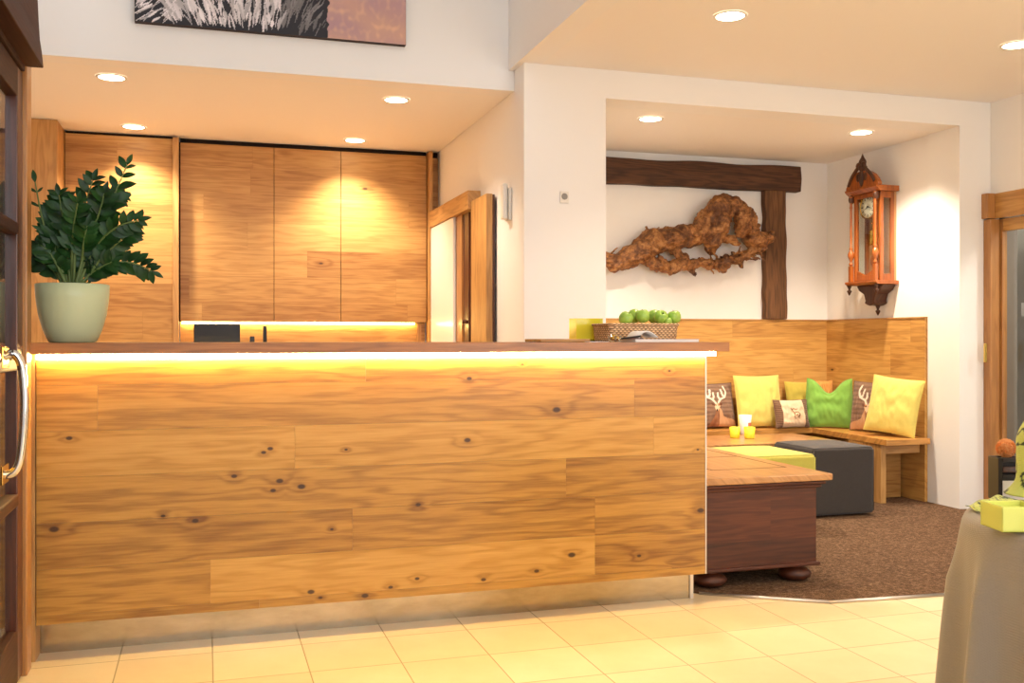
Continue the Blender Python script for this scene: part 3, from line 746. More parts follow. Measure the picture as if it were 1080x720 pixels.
fr = MB(); fr.box(CXF-.022, CXF-.001, CY0+.028, CY0+.06, CB+.005, CT-.003); fr.box(CXF-.022, CXF-.001, CY1-.06, CY1-.028, CB+.005, CT-.003)
fr.box(CXF-.022, CXF-.001, CY0+.06, CY1-.06, CB+.005, CB+.045); fr.box(CXF-.022, CXF-.001, CY0+.06, CY1-.06, CT-.035, CT-.003)
fr.prism([(CY0+.06,CB+.045),(cyc,CB+.045),(CY0+.06,CB+.085)], CXF-.02, CXF-.003, 'x'); fr.prism([(CY1-.06,CB+.045),(cyc,CB+.045),(CY1-.06,CB+.085)], CXF-.02, CXF-.003, 'x')
dr = build('door_frame', fr, wal, t, .002)
build('door_pane', MB().box(CXF-.013, CXF-.010, CY0+.058, CY1-.058, CB+.045, CT-.033), M['glass'], dr)
dz = cz(217)
dl = build('dial', MB().lathe([(.001,.0),(.001,-.012),(.086,-.012),(.088,.0)], (CXF+.02, cyc, dz), 36, 'x'), plain('enamel_dial', (240,236,220), .35), t)
build('dial_rim', MB().lathe([(.086,-.0125),(.088,-.018),(.095,-.018),(.098,.0),(.0885,.0)], (CXF+.02, cyc, dz), 36, 'x', cap=False), M['brass'], dl)
XF = CXF+.0075
for k in range(12):
    a = PI/6*k; c0_, s0_ = math.cos(a), math.sin(a)
    w_ = .006 if k % 3 else .009
    q = []
    for (rr_, ww) in ((.058,-w_),(.058,w_),(.078,w_),(.078,-w_)):
        q.append((cyc+s0_*rr_+c0_*ww*.5, dz+c0_*rr_-s0_*ww*.5))
    build('hour_mark', MB().prism(q, XF-.0015, XF, 'x'), M['black'], dl)
hd = MB()
for ang, L, w_ in ((2.05, .048, .010), (4.4, .066, .007)):
    s0_, c0_ = math.sin(ang), math.cos(ang)
    hd.prism([(cyc-c0_*w_*.5, dz+s0_*w_*.5),(cyc+c0_*w_*.5, dz-s0_*w_*.5),(cyc+s0_*L, dz+c0_*L)], XF-.004, XF-.0022, 'x')
hd.lathe([(.001,-.005),(.008,-.005),(.008,0)], (XF, cyc, dz), 12, 'x')
build('clock_hands', hd, M['black'], dl)
pd = build('pendulum', MB().box(CXF+.055, CXF+.062, cyc-.006, cyc+.006, CB+.18, dz-.08).lathe([(.001,-.008),(.03,-.006),(.045,0),(.03,.006),(.001,.008)], (CXF+.058, cyc, CB+.16), 28, 'x'), wal, t)
for dy_ in (-.012,):
    wt_ = build('weight', MB().lathe([(.001,-.055),(.02,-.055),(.022,-.05),(.022,.05),(.02,.055),(.001,.055)], (CXF+.035, cyc+dy_-.0, cz(250)), 20), M['brass'], t)
    build('weight_cord', MB().tube([(CXF+.035, cyc+dy_, cz(250)+.055),(CXF+.035, cyc+dy_, dz-.09)], .002, 6), M['brass'], wt_)
# cornice, pediment, finial
ZC = CT
build('cornice', MB().prism([(XR-.002,ZC),(CXF-.03,ZC),(CXF-.05,ZC+.018),(CXF-.062,ZC+.03),(CXF-.062,ZC+.042),(XR-.002,ZC+.042)][::-1], CY0-.035, CY1+.035, 'y'), wal, t, .003)
pp = [(CY0-.04,ZC+.043),(CY0-.035,ZC+.065),(CY0-.01,ZC+.10),(CY0+.02,ZC+.13),(CY0+.06,ZC+.155),(cyc-.06,ZC+.17),(cyc,ZC+.175),(cyc+.06,ZC+.17),(CY1-.06,ZC+.155),(CY1-.02,ZC+.13),(CY1+.01,ZC+.10),(CY1+.035,ZC+.065),(CY1+.04,ZC+.043)]
build('pediment', MB().prism(pp, CXF-.05, CXF-.012, 'x'), wal, t, .005)
cv = MB()
for s_ in (-1, 1):
    cv.tube(smooth_path([(CXF-.05, cyc+s_*.16, ZC+.075),(CXF-.055, cyc+s_*.12, ZC+.13),(CXF-.056, cyc+s_*.07, ZC+.175),(CXF-.055, cyc+s_*.025, ZC+.21)]), .014, 8)
    cv.ball((CXF-.055, cyc+s_*.03, ZC+.215), .028, 12, (.6,1,1)); cv.ball((CXF-.05, cyc+s_*.045, ZC+.125), .022, 10, (.5,1,1.5))
    cv.ball((CXF-.03, cyc+s_*.15, ZC-.03), .026, 12, (1,.8,1.4))
cv.ball((CXF-.05, cyc, ZC+.12), .035, 12, (.5,.8,2.)); cv.lathe([(.012,0),(.03,.02),(.036,.04),(.02,.06),(.03,.075),(.026,.09),(.014,.11),(.007,.13),(.001,.145)], (CXF-.04, cyc, ZC+.165), 14)
build('carved_crest', cv, wdk, t)
cl = MB()
colprof = [(.010,0),(.016,.01),(.016,.02),(.008,.03),(.012,.045),(.024,.075),(.026,.095),(.018,.12),(.009,.13),(.014,.14),(.014,.15),(.009,.16),(.009,.48),(.013,.49),(.009,.5),(.009,.56),(.016,.57),(.016,.585)]
sc_ = (CT-CB-.13)/.585
for y in (CY0+.012, CY1-.012):
    cm_ = MB(); cm_.box(CXF-.05, CXF-.024, y-.016, y+.016, CB+.001, CB+.125)
    cm_.lathe([(r_, h_*sc_) for r_, h_ in colprof], (CXF-.037, y, CB+.126), 14)
    build('turned_column', cm_, wal, t)
# base shelf and carved drop
build('base_shelf', MB().prism([(XR-.002,CB-.001),(CXF-.065,CB-.001),(CXF-.065,CB-.014),(CXF-.045,CB-.03),(XR-.002,CB-.03)], CY0-.03, CY1+.03, 'y'), wal, t, .002)
bp = [(CY0+.0,CB-.031),(CY1-.0,CB-.031),(CY1-.03,CB-.07),(cyc+.07,CB-.10),(cyc+.05,CB-.15),(cyc+.06,CB-.17),(cyc+.025,CB-.185),(cyc,CB-.19),(cyc-.025,CB-.185),(cyc-.06,CB-.17),(cyc-.05,CB-.15),(cyc-.07,CB-.10),(CY0+.03,CB-.07)]
build('carved_drop', MB().prism(bp, CXF+.02, XR-.003, 'x'), wdk, t, .008, seg=3)
pr = [(.001,-.075),(.008,-.065),(.014,-.05),(.02,-.04),(.008,-.03),(.012,-.015),(.02,0)]
build('turned_finial', MB().lathe(pr, (CXF+.1, cyc, CB-.19), 12), wdk, t)
for y in (CY0-.005, CY1+.005): build('turned_finial', MB().lathe(pr, (CXF-.04, y, CB-.031), 12), wdk, t)

# ------------------------------------------------------------------ chest
cx0, cx1, cyy, cyl = 2.24, 2.862, 4.205, 5.58
t = thing('wooden_chest', 'old dark brown wooden chest on bun feet beside the counter', 'chest', (2.55, 4.9, .009))
LZ = .540
build('body', MB().box(cx0, cx1, cyy, cyl, .10, .475), M['chest'], t, .004)
build('base_moulding', MB().box(cx0-.012, cx1+.014, cyy-.014, cyl+.014, .086, .105), M['chest'], t, .005)
build('moulding', MB().box(cx0-.014, cx1+.02, cyy-.018, cyl+.018, .468, .486).box(cx0-.03, cx1+.035, cyy-.034, cyl+.034, .486, .507), M['chest'], t, .007)
cf = MB(); cf.prism([(cx0-.055,cyy-.065),(cx1+.05,cyy-.065),(cx1+.05,cyl+.06),(cx0-.055,cyl+.06)], .508, LZ)
ld = build('lid', cf, M['chest_top'], t, .006)
gz = LZ
i1 = onZ(829,492.3,gz); i2 = onZ(787,482,gz); i3 = onZ(759,477,gz)
gx = i1.x; gy = i1.y
gm = MB(); W_ = .006
gm.box(gx-.42, gx, gy-W_, gy, gz-.004, gz+.0006); gm.box(gx-W_, gx, gy, gy+1.0, gz-.004, gz+.0006)
gm.box(gx-.42, gx-W_, gy+.48, gy+.48+W_, gz-.004, gz+.0006); gm.box(gx-.42, gx-W_, gy+1.0-W_, gy+1.0, gz-.004, gz+.0006); gm.box(gx-.42-W_, gx-.42, gy-W_, gy+1.0, gz-.004, gz+.0006)
g_ = build('panel_groove', gm, M['dark'], ld); g_['label'] = 'dark groove around the lid panels'
for (x, y) in ((cx0+.07, cyy+.06), (cx1-.085, cyy+.06), (cx0+.07, cyl-.08), (cx1-.085, cyl-.08)):
    build('bun_foot', MB().lathe([(.03,0),(.055,.004),(.078,.022),(.082,.036),(.07,.054),(.04,.064),(.036,.070),(.05,.0765)], (x, y, .0095), 24), M['chest'], t)
build('hinge_stud', MB().ball((cx1+.003, cyy+.02, .25), .006, 10), M['brass'], t)

# ------------------------------------------------------------------ ottomans, low table
def rbox(mb, x0, x1, y0, y1, z0, z1): return mb.box(x0, x1, y0, y1, z0, z1)
def ottoman(label, mat, x0, x1, y0, y1, h, rz=0):
    c = ((x0+x1)/2, (y0+y1)/2); t = thing('cube_ottoman', label, 'ottoman', (c[0], c[1], .0095), (0,0,rz))
    hx, hy = (x1-x0)/2, (y1-y0)/2
    n = 12; mb = MB()
    def grid(fn):
        vs = [fn(i/n*2-1, j/n*2-1) for j in range(n+1) for i in range(n+1)]
        fs = [(j*(n+1)+i, j*(n+1)+i+1, (j+1)*(n+1)+i+1, (j+1)*(n+1)+i) for j in range(n) for i in range(n)]
        mb.add(vs, fs, True)
    mb.box(-hx, hx, -hy, hy, .012, h-.012)
    o = build('body', mb, mat, t, .022, local=True, seg=4)
    cap = MB(); k = 14
    vs = []
    for j in range(k+1):
        for i in range(k+1):
            a, b_ = i/k*2-1, j/k*2-1
            vs.append((a*hx*.965, b_*hy*.965, h-.0125+.0125*(1-a**6)*(1-b_**6)+.002*mnoise.noise(Vector((a*3,b_*3,x0)))))
    cap.add(vs, [(j*(k+1)+i, j*(k+1)+i+1, (j+1)*(k+1)+i+1, (j+1)*(k+1)+i) for j in range(k) for i in range(k)], True)
    build('top_cushion', cap, mat, t, local=True)
    pts = [(-hx-.001,-hy-.001),(hx+.001,-hy-.001),(hx+.001,hy+.001),(-hx-.001,hy+.001),(-hx-.001,-hy-.001)]
    for a, b_ in ((-1,-1),(1,-1),(1,1),(-1,1)):
        build('seam', MB().tube([(a*(hx-.005), b_*(hy-.005), .03), (a*(hx-.005), b_*(hy-.005), h-.03)], .0035, 6), mat, t, local=True)
    return t
ottoman('charcoal grey felt cube ottoman before the bench end', M['felt'], 3.83, 4.305, 5.66, 6.14, .472)
ottoman('lime yellow felt cube ottoman behind the wooden chest', M['lime'], 2.99, 3.585, 5.27, 5.8, .487)
t = thing('coffee_table', 'low oak coffee table holding yellow glasses in front of the bench', 'table', (3.85, 6.5, .0095))
build('tabletop', MB().box(3.2, 4.42, 6.19, 6.82, .422, .452), M['chest_top'], t, .003)
for x in (3.27, 4.32):
    for y in (6.24, 6.74): build('leg', MB().box(x-.025, x+.025, y-.02, y+.03, .0095, .421), M['oak_v'], t, .002)
def tumbler(name, x, y, z, r, h, mat, label, cat, group=None, thick=.003, taper=.9):
    pr_ = [(r*taper*.9, 0), (r*taper, .004), (r, h), (r-thick, h), (r*taper-thick, .008), (.001, .008)]
    o = build(name, MB().lathe(pr_, (x, y, z), 28), mat); origin(o, (x, y, z)); return tag(o, label, cat, group)
ga = onZ(775, 461.5, .453); gb = onZ(790.5, 462, .453)
tumbler('glass_tumbler', ga.x, ga.y, .4525, .040, .082, M['yglass'], 'yellow glass tumbler on the low table, left of the pair', 'glass', 'yellow tumblers on the coffee table')
tumbler('glass_tumbler', gb.x, gb.y, .4525, .042, .085, M['yglass'], 'yellow glass tumbler on the low table, right of the pair', 'glass', 'yellow tumblers on the coffee table')
gc = Vector((3.86, 6.66, .4525))
gc = onZ(786, 457.8, .453)
t = thing('paper_cup', 'white paper cup with a pink patch behind the yellow tumblers', 'cup', (gc.x, gc.y, .4525))
build('cup', MB().lathe([(.034,0),(.036,.004),(.05,.15),(.047,.15),(.033,.01),(.001,.01)], (gc.x, gc.y, .4525), 28), M['paper'], t)
pt = MB(); vs = []
for j in range(5):
    for i in range(9):
        a = -PI/2-.5+i*.13+.5; hh = .045+j*.012; r_ = .0372+.014*hh/.15+.0008
        vs.append((gc.x+r_*math.cos(a), gc.y+r_*math.sin(a), .4525+hh))
pt.add(vs, [(j*9+i, j*9+i+1, (j+1)*9+i+1, (j+1)*9+i) for j in range(4) for i in range(8)], True)
build('printed_patch', pt, M['skinp'], t)

# ------------------------------------------------------------------ cushions
def inpoly(x, y, P):
    c = False; n = len(P)
    for i in range(n):
        x0_, y0_ = P[i]; x1_, y1_ = P[(i+1) % n]
        if (y0_ > y) != (y1_ > y) and x < (x1_-x0_)*(y-y0_)/(y1_-y0_)+x0_: c = not c
    return c
def seg_d(px_, py_, a, b_):
    dx_, dy_ = b_[0]-a[0], b_[1]-a[1]; L = dx_*dx_+dy_*dy_
    t_ = max(0, min(1, ((px_-a[0])*dx_+(py_-a[1])*dy_)/L)); return math.hypot(px_-a[0]-t_*dx_, py_-a[1]-t_*dy_)
def deer_paint(mirror=False):
    bg, bg2 = Vector((150,118,96)), Vector((112,84,68)); fur, pale, ant, dk = Vector((196,138,92)), Vector((236,206,170)), Vector((244,232,214)), Vector((110,62,40))
    head = [(-.12,-.02),(.0,.06),(.13,.05),(.16,-.06),(.08,-.2),(.02,-.28),(-.08,-.26),(-.13,-.12)]
    neck = [(-.1,-.2),(.1,-.1),(.2,-.28),(.28,-.5),(.45,-.6),(.75,-.66),(.95,-.74),(.95,-1.0),(-.42,-1.0),(-.34,-.78),(-.2,-.58),(-.14,-.4)]
    ear1 = [(.12,.02),(.3,.1),(.26,-.02),(.14,-.06)]; ear2 = [(-.1,.0),(-.26,.1),(-.24,-.02),(-.12,-.06)]
    A = [[(-.05,.06),(-.18,.22),(-.42,.34),(-.5,.6),(-.42,.82)],[(-.42,.34),(-.3,.42),(-.26,.66)],[(-.18,.22),(-.12,.36),(-.14,.52)],[(.08,.06),(.18,.22),(.42,.32),(.52,.58),(.46,.82)],[(.42,.32),(.32,.42),(.28,.66)],[(.18,.22),(.1,.36),(.12,.52)]]
    def fn(u, v):
        if mirror: u = -u
        k = .5+.5*math.sin(v*34+mnoise.noise(Vector((u*3, v*20, 0)))*2); c = bg.lerp(bg2, k*.8)
        for L in A:
            for a, b_ in zip(L[:-1], L[1:]):
                if seg_d(u, v, a, b_) < .042: c = ant
        if inpoly(u, v, neck): c = fur.lerp(dk, .5+.5*mnoise.noise(Vector((u*5, v*4, 2)))) if u < .1 else fur.lerp(pale, .4)
        if inpoly(u, v, ear1) or inpoly(u, v, ear2): c = dk
        if inpoly(u, v, head): c = pale if (v < -.06 or abs(u) < .05) else fur
        if math.hypot(u+.05, v+.03) < .03 or math.hypot(u-.09, v+.03) < .03 or math.hypot(u+.03, v+.25) < .045: c = Vector((50,30,22))
        return lin(tuple(c))
    return fn
def band_paint(u, v):
    if abs(u) > .66:
        k = .5+.5*math.sin(v*40+u*9); return lin(tuple(Vector((146,112,88)).lerp(Vector((104,78,60)), k)))
    c = Vector((244,216,182))
    L = [(-.2,.32),(-.12,.22),(-.04,.30),(.1,.24),(.2,.28)]; Q = [(-.12,.22),(.0,.0),(-.02,-.3),(.06,-.42)]; R_ = [(.0,.02),(.2,.06),(.3,-.1),(.26,-.3),(.3,-.4)]; S = [(.06,-.2),(.16,-.12),(.2,-.34)]
    for P in (L, Q, R_, S):
        for a, b_ in zip(P[:-1], P[1:]):
            if seg_d(u, v, a, b_) < .028: c = Vector((150,104,60))
    return lin(tuple(c))
def cushion(label, W, H, T, mat, loc, lean, rz, paint=None, dent=0, sd_=0, side=None, roll=0, group=None, wr=1.6):
    n = 44 if not paint else 96; vs = []; cols = []; fs = []
    for side_ in (-1, 1):
        for j in range(n+1):
            for i in range(n+1):
                u, v = i/n*2-1, j/n*2-1
                th = T/2*((1-abs(u)**2.6)**.55)*((1-abs(v)**2.6)**.55) if abs(u) < 1 and abs(v) < 1 else 0
                x = u*W/2*(1-.05*(1-v*v)*abs(u)**3); z = v*H/2*(1-.05*(1-u*u)*abs(v)**3)
                if dent:
                    g_ = math.exp(-(u/.46)**2)*max(0, (v+.35)/1.35)**1.7
                    z -= dent*g_; th *= 1-.45*g_; x *= 1-.10*max(0, v)*abs(u)
                    th += .010*math.sin(9*v+5*u*u+sd_)*(1-u*u)*(1-v*v)
                w_ = mnoise.noise(Vector((u*2.2+sd_, v*2.2, side_)))*.010+mnoise.noise(Vector((u*7+sd_, v*3.5+u*2, side_*2)))*.0045*wr
                w_ *= (1-u**6)*(1-v**6)
                vs.append((x, side_*(th+.0015)+w_*side_*1.0, z)); 
                cols.append(paint(u, v) if (paint and side_ < 0) else (lin(side) if side else (0,0,0,1)))
    m_ = (n+1)**2
    for s_ in range(2):
        for j in range(n):
            for i in range(n):
                a = s_*m_+j*(n+1)+i; q = (a, a+1, a+n+2, a+n+1); fs.append(q if s_ == 0 else q[::-1])
    rim = [i for i in range(n+1)]+[j*(n+1)+n for j in range(1, n+1)]+[n*(n+1)+i for i in range(n-1, -1, -1)]+[j*(n+1) for j in range(n-1, 0, -1)]
    for k in range(len(rim)):
        a, b_ = rim[k], rim[(k+1) % len(rim)]; fs.append((a, a+m_, b_+m_, b_))
    mb = MB().add(vs, fs, True); t = build('cushion', mb, mat)
    if paint: set_cols(t.data, cols)
    t.location = loc; t.rotation_euler = (-lean, roll, rz)
    pts = [vs[i] for i in rim]; pts = pts[::max(1, len(pts)//60)]
    p_ = build('piping', MB().tube([Vector(q) for q in pts+[pts[0]]], .0032, 6), mat if not paint else fabric('piping_brown', side or (120,84,60)), t, local=True)
    return tag(t, label, 'cushion', group)
def seat_at(x, Y, z=SZ): return onY(x, 440, Y).x
def cpos(xpix, Y, H, lean, T):
    return (onY(xpix, 440, Y).x, Y, SZ+.004+math.cos(lean)*H/2+math.sin(lean)*T*.18)
cushion('brown printed deer cushion with pale antlers beside the counter end', .40, .36, .11, M['print'], cpos(752, 7.10, .36, .2, .11), .2, .12, deer_paint(), side=(112,64,40), sd_=1)
cushion('large square yellow cushion left of the small cream one', .42, .42, .13, M['yellow'], cpos(800, 7.05, .42, .2, .13), .2, .02, sd_=2)
cushion('darker yellow cushion half hidden behind the small cream cushion', .37, .36, .10, M['olive'], cpos(850, 7.13, .36, .15, .10), .15, -.03, sd_=3)
cushion('small cream cushion with brown side bands and a drawn motif', .315, .225, .09, M['print'], cpos(834.5, 6.93, .225, .22, .09), .22, .03, band_paint, side=(130,98,76), sd_=4)
cushion('bright green cushion with pinched ear-like corners', .385, .40, .13, M['green'], (4.80, 6.88, SZ+.2), .2, -.68, dent=.115, sd_=5, wr=2.2)
p = Vector((4.86, 6.66))
cushion('brown printed deer cushion between the green and the yellow cushion', .40, .385, .10, M['print'], (4.895, 6.46, SZ+.195), .14, -1.36, deer_paint(True), side=(112,74,52), sd_=6)
cushion('large yellow cushion leaning at the right end of the bench', .39, .42, .13, M['yellow'], (4.83, 6.13, SZ+.226), .21, -1.12, sd_=7, roll=.10)
M['orange_c'] = fabric('orange_cloth', (236,170,92))
tg = cushion('small orange cushion peeping out behind the green cushion', .15, .37, .06, M['orange_c'], (4.90, 7.10, SZ+.188), .05, -.3, sd_=9)

# ------------------------------------------------------------------ things on the counter
CTZ = 1.18
pxx = onY(76, 355, 4.12).x
t = thing('potted_plant', 'bushy dark green plant in a cream pot on the counter', 'plant', (pxx, 4.14, CTZ))
R0 = .133
build('pot', MB().lathe([(.078,0),(.086,.004),(.106,.05),(.122,.11),(.130,.17),(.133,.222),(.127,.224),(.123,.205),(.001,.204)], (pxx, 4.14, CTZ), 48), M['pot'], t)
build('soil', MB().lathe([(.001,.2045),(.122,.2045),(.118,.212),(.001,.214)], (pxx, 4.14, CTZ), 32), M['soil'], t)
stems = [
 [(62,300),(54,262),(44,228),(37,192)], [(82,300),(98,250),(116,215),(134,174)], [(92,300),(112,280),(138,277),(160,286)],
 [(74,300),(70,260),(66,228),(62,206)], [(78,300),(80,250),(88,220),(98,190)], [(84,300),(100,262),(122,240),(146,232)],
 [(80,300),(92,256),(104,226),(110,204)], [(70,300),(58,276),(48,262),(40,258)], [(66,300),(56,285),(46,278),(38,272)],
 [(86,300),(104,276),(124,256),(140,244)], [(76,300),(76,262),(78,236),(82,214)], [(72,300),(62,264),(56,240),(56,218)],
 [(82,300),(90,270),(98,248),(112,228)], [(88,300),(98,284),(110,268),(124,262)], [(68,300),(64,280),(58,262),(60,244)],
 [(79,300),(86,275),(88,256),(92,238)], [(84,300),(94,290),(106,282),(118,276)], [(74,300),(66,288),(56,280),(50,268)], [(80,300),(82,282),(84,264),(76,246)],
 [(78,300),(94,240),(112,214),(128,206)], [(78,300),(72,284),(70,272),(66,262)]]
rl = random.Random(5)
leaf_v = MB()
def leaf(mb, base, direc, up, L, W):
    d = direc.normalized(); s = d.cross(up).normalized(); nrm = s.cross(d).normalized()
    prof_ = [(0,.12),(.15,.6),(.35,.97),(.55,1.),(.75,.72),(.9,.34),(1.,.02)]
    vs = []; 
    for a, w_ in prof_:
        c = base+d*L*a-nrm*L*.18*a*a
        vs += [c-s*W*w_*.5+nrm*W*.10*w_, c-nrm*.0, c+s*W*w_*.5+nrm*W*.10*w_]
    fs = []
    for i in range(len(prof_)-1):
        for q in (0, 1): a = i*3+q; fs.append((a, a+1, a+4, a+3))
    mb.add(vs, fs, True)
for si, S_ in enumerate(stems):
    ydp = 4.14+rl.uniform(-.10, .12)*(1 if si > 2 else .3)
    P3 = []
    for i, (x, y) in enumerate(S_):
        k = i/3; Yv = 4.14+rl.uniform(-.02,.02)*(1-k)+(ydp-4.14)*k
        P3.append(onY(x, y, Yv))
    P3[0].z = CTZ+.207; P3[0].x = pxx+(P3[0].x-pxx)*.7
    path_ = smooth_path(P3, 8); sm = MB().tube(path_, [.0065-.0045*i/len(path_) for i in range(len(path_))], 7)
    st = build('stem', sm, M['stem'], t)
    lm = MB(); n_ = len(path_); sgn = 1
    sparse = si in (0,)
    i = 6 if si > 2 else 9
    while i < n_:
        p_ = path_[i]; tg_ = (path_[min(i+1,n_-1)]-path_[i-1]).normalized()
        sidev = tg_.cross(Vector((0,-1,0))).normalized()
        for sg in (-1, 1):
            if sparse and rl.random() < .35: continue
            tw = Vector((0, rl.uniform(-.6,.4), 0))
            d_ = (sidev*sg*1.0+tg_*.75+tw+Vector((0,0,.1)))
            upv = Vector((rl.uniform(-.5,.5), -1, rl.uniform(-.2,.9)))
            L = rl.uniform(.054,.076)*(.72 if i > n_-5 else 1)*(.75 if sparse else 1)
            leaf(lm, p_, d_, upv, L, L*(.5 if not sparse else .28))
        i += 2 if not sparse else 3
    leaf(lm, path_[-1], tg_, Vector((0,-1,.3)), .05, .02)
    build('leaves', lm, M['leaf'], st)

# yellow-green box vase
a = onY(618, 345, 4.35); b_ = onY(641, 345, 4.35)
t = build('square_vase', MB().prism([(a.x,4.31),(b_.x,4.31),(b_.x,4.41),(a.x,4.41)], CTZ, CTZ+.105), M['yglass'], None, .004)
vm = MB(); x0_, x1_, y0_, y1_, z0_, z1_ = a.x+.02, b_.x+.05, 4.53, 4.63, CTZ, CTZ+.115
bpy.data.objects.remove(t)
for q in ((x0_,x1_,y0_,y0_+.004),(x0_,x1_,y1_-.004,y1_),(x0_,x0_+.004,y0_+.004,y1_-.004),(x1_-.004,x1_,y0_+.004,y1_-.004)): vm.box(*q, z0_, z1_)
vm.box(x0_,x1_,y0_,y1_,z0_,z0_+.01)
t = build('square_vase', vm, M['yglass']); origin(t, ((x0_+x1_)/2, 4.58, CTZ)); tag(t, 'square translucent yellow vase on the counter left of the basket', 'vase')
# basket with apples
bx0, bx1 = px(642,350,4.28), px(716,350,4.28)
bw = (bx1-bx0)/2; bc = (bx0+bx1)/2; by0, by1 = 4.27, 4.50; bh = .082
t = thing('wicker_basket', 'rectangular woven wicker basket filled with green apples', 'basket', (bc, (by0+by1)/2, CTZ))
mb = MB(); nz = 9; prof_ = []
def rrect(hx, hy, r_, k=6):
    out = []
    for cx_, cy_, a0 in ((hx-r_, hy-r_, 0), (-hx+r_, hy-r_, PI/2), (-hx+r_, -hy+r_, PI), (hx-r_, -hy+r_, 1.5*PI)):
        for i in range(k): a_ = a0+PI/2*i/(k-1); out.append((cx_+r_*math.cos(a_), cy_+r_*math.sin(a_)))
    return out
rings = []
for i in range(nz):
    s_ = i/(nz-1); g_ = 1-.05*(1-s_); rings.append([(bc+x*g_, (by0+by1)/2+y*g_, CTZ+.001+bh*s_) for x, y in rrect(bw, (by1-by0)/2, .025)])
for i in range(nz):
    s_ = 1-i/(nz-1); g_ = 1-.05*(1-s_); rings.append([(bc+x*g_*.93, (by0+by1)/2+y*g_*.9, CTZ+.006+(bh-.005)*s_) for x, y in rrect(bw, (by1-by0)/2, .025)])
k = len(rings[0]); vs = [q for r_ in rings for q in r_]
mb.add(vs, [(i*k+j, i*k+(j+1) % k, (i+1)*k+(j+1) % k, (i+1)*k+j) for i in range(2*nz-1) for j in range(k)]+[tuple(range(k)), tuple(range((2*nz-1)*k, 2*nz*k))], True)
build('woven_body', mb, M['weave'], t)
rm_ = MB(); rp = [(bc+x, (by0+by1)/2+y, CTZ+bh) for x, y in rrect(bw+.001, (by1-by0)/2+.001, .026, 8)]; rm_.tube([Vector(q) for q in rp+[rp[0]]], .006, 8)
rm2 = [(bc+x, (by0+by1)/2+y, CTZ+bh*.45) for x, y in rrect(bw+.001, (by1-by0)/2+.001, .026, 8)]
build('rim', rm_, M['weave'], t)
aps = [(660,334.5,4.33,'at the left end of the basket, lowest of the front ones'),(669,332,4.40,'second from the left, paler, set slightly back'),(678,332,4.33,'third from the left at the front'),(690,332.5,4.40,'in the middle of the basket, set back'),(697,333,4.33,'showing its dark stalk hollow toward the viewer'),(711,333,4.34,'at the right end of the basket'),(704,338,4.31,'small yellowish one low at the front right')]
for i, (x, y, Yv, lb) in enumerate(aps):
    r_ = .0335 if i != 6 else .022
    p_ = onY(x, y, Yv); p_.z = max(p_.z-.006, CTZ+.05)
    ap = build('apple', MB().lathe([(.001,-.8*r_*1.05),(.3*r_,-.93*r_),(.7*r_,-.78*r_),(.97*r_,-.25*r_),(1.0*r_,.1*r_),(.9*r_,.55*r_),(.6*r_,.86*r_),(.3*r_,.9*r_),(.08*r_,.72*r_),(.001,.66*r_)], (0,0,0), 24), M['apple'], None)
    ap.location = p_; ap.rotation_euler = (.9 if i == 4 else rl.uniform(-.5,.5), rl.uniform(-.5,.5), 0)
    tag(ap, 'green apple '+lb, 'apple', 'green apples in the basket')
    build('stalk', MB().tube([(0,0,r_*.66),(.002,.001,r_*1.0)], .0016, 6), plain('apple_stalk', (80,56,30), .7) if i == 0 else bpy.data.materials['apple_stalk'], ap, local=True)
# papers, leaflet, pen, small jar, tray
b0, b1 = px(664,356,4.02), px(737,356,4.02)
t = thing('magazine', 'flat printed magazine lying on the counter before the basket', 'magazine', ((b0+b1)/2, 4.08, CTZ))
build('pages', MB().prism([(b0+.02,4.0),(b1,4.02),(b1-.01,4.2),(b0+.02,4.19)], CTZ, CTZ+.012), M['paper'], t)
build('cover', MB().prism([(b0+.02,3.998),(b1+.002,4.018),(b1-.008,4.202),(b0+.018,4.192)], CTZ+.0122, CTZ+.0136), M['paper2'], t)
t = thing('folded_brochure', 'white brochure with a curled open page on the magazine', 'brochure', (b0+.09, 4.08, CTZ+.014))
mb = MB(); vs = []; nn_ = 14; xs0 = px(672,352,4.05); xs1 = px(692,350,4.05)
for i in range(nn_+1):
    s_ = i/nn_; x = xs0+(xs1-xs0)*s_; z = CTZ+.016+.034*math.sin(PI*min(1, s_*.92)**.75)
    for y in (4.03, 4.17): vs += [(x, y, z)]
for i in range(nn_+1):
    s_ = i/nn_; x = xs0+(xs1-xs0)*s_; z = CTZ+.0145+.031*math.sin(PI*min(1, s_*.92)**.75)
    for y in (4.03, 4.17): vs += [(x, y, z)]
h_ = 2*(nn_+1)
fs = [(2*i, 2*i+1, 2*i+3, 2*i+2) for i in range(nn_)]+[(h_+2*i, h_+2*i+2, h_+2*i+3, h_+2*i+1) for i in range(nn_)]+[(2*i, 2*i+2, h_+2*i+2, h_+2*i) for i in range(nn_)]+[(2*i+1, h_+2*i+1, h_+2*i+3, 2*i+3) for i in range(nn_)]
mb.add(vs, fs, True); build('curled_page', mb, M['paper'], t)
build('dark_cover', MB().prism([(xs0-.05,4.035),(xs0+.02,4.03),(xs0+.02,4.17),(xs0-.05,4.16)], CTZ+.0138, CTZ+.0200), plain('brochure_cover', (92,62,56), .4), t, .002)
pn = build('ballpoint_pen', MB().tube([(px(655,355,3.99),3.985,CTZ+.0155),(px(676,353,3.99),3.995,CTZ+.026)], [.0035,.0045], 10), M['black']); 
pn2 = origin(pn, pn.data.vertices[0].co.copy()); tag(pn, 'black pen resting on the magazine edge', 'pen')
jx = px(649, 352, 4.05)
t = thing('glass_dish', 'small brassy glass dish at the left end of the magazine', 'dish', (jx, 4.06, CTZ))
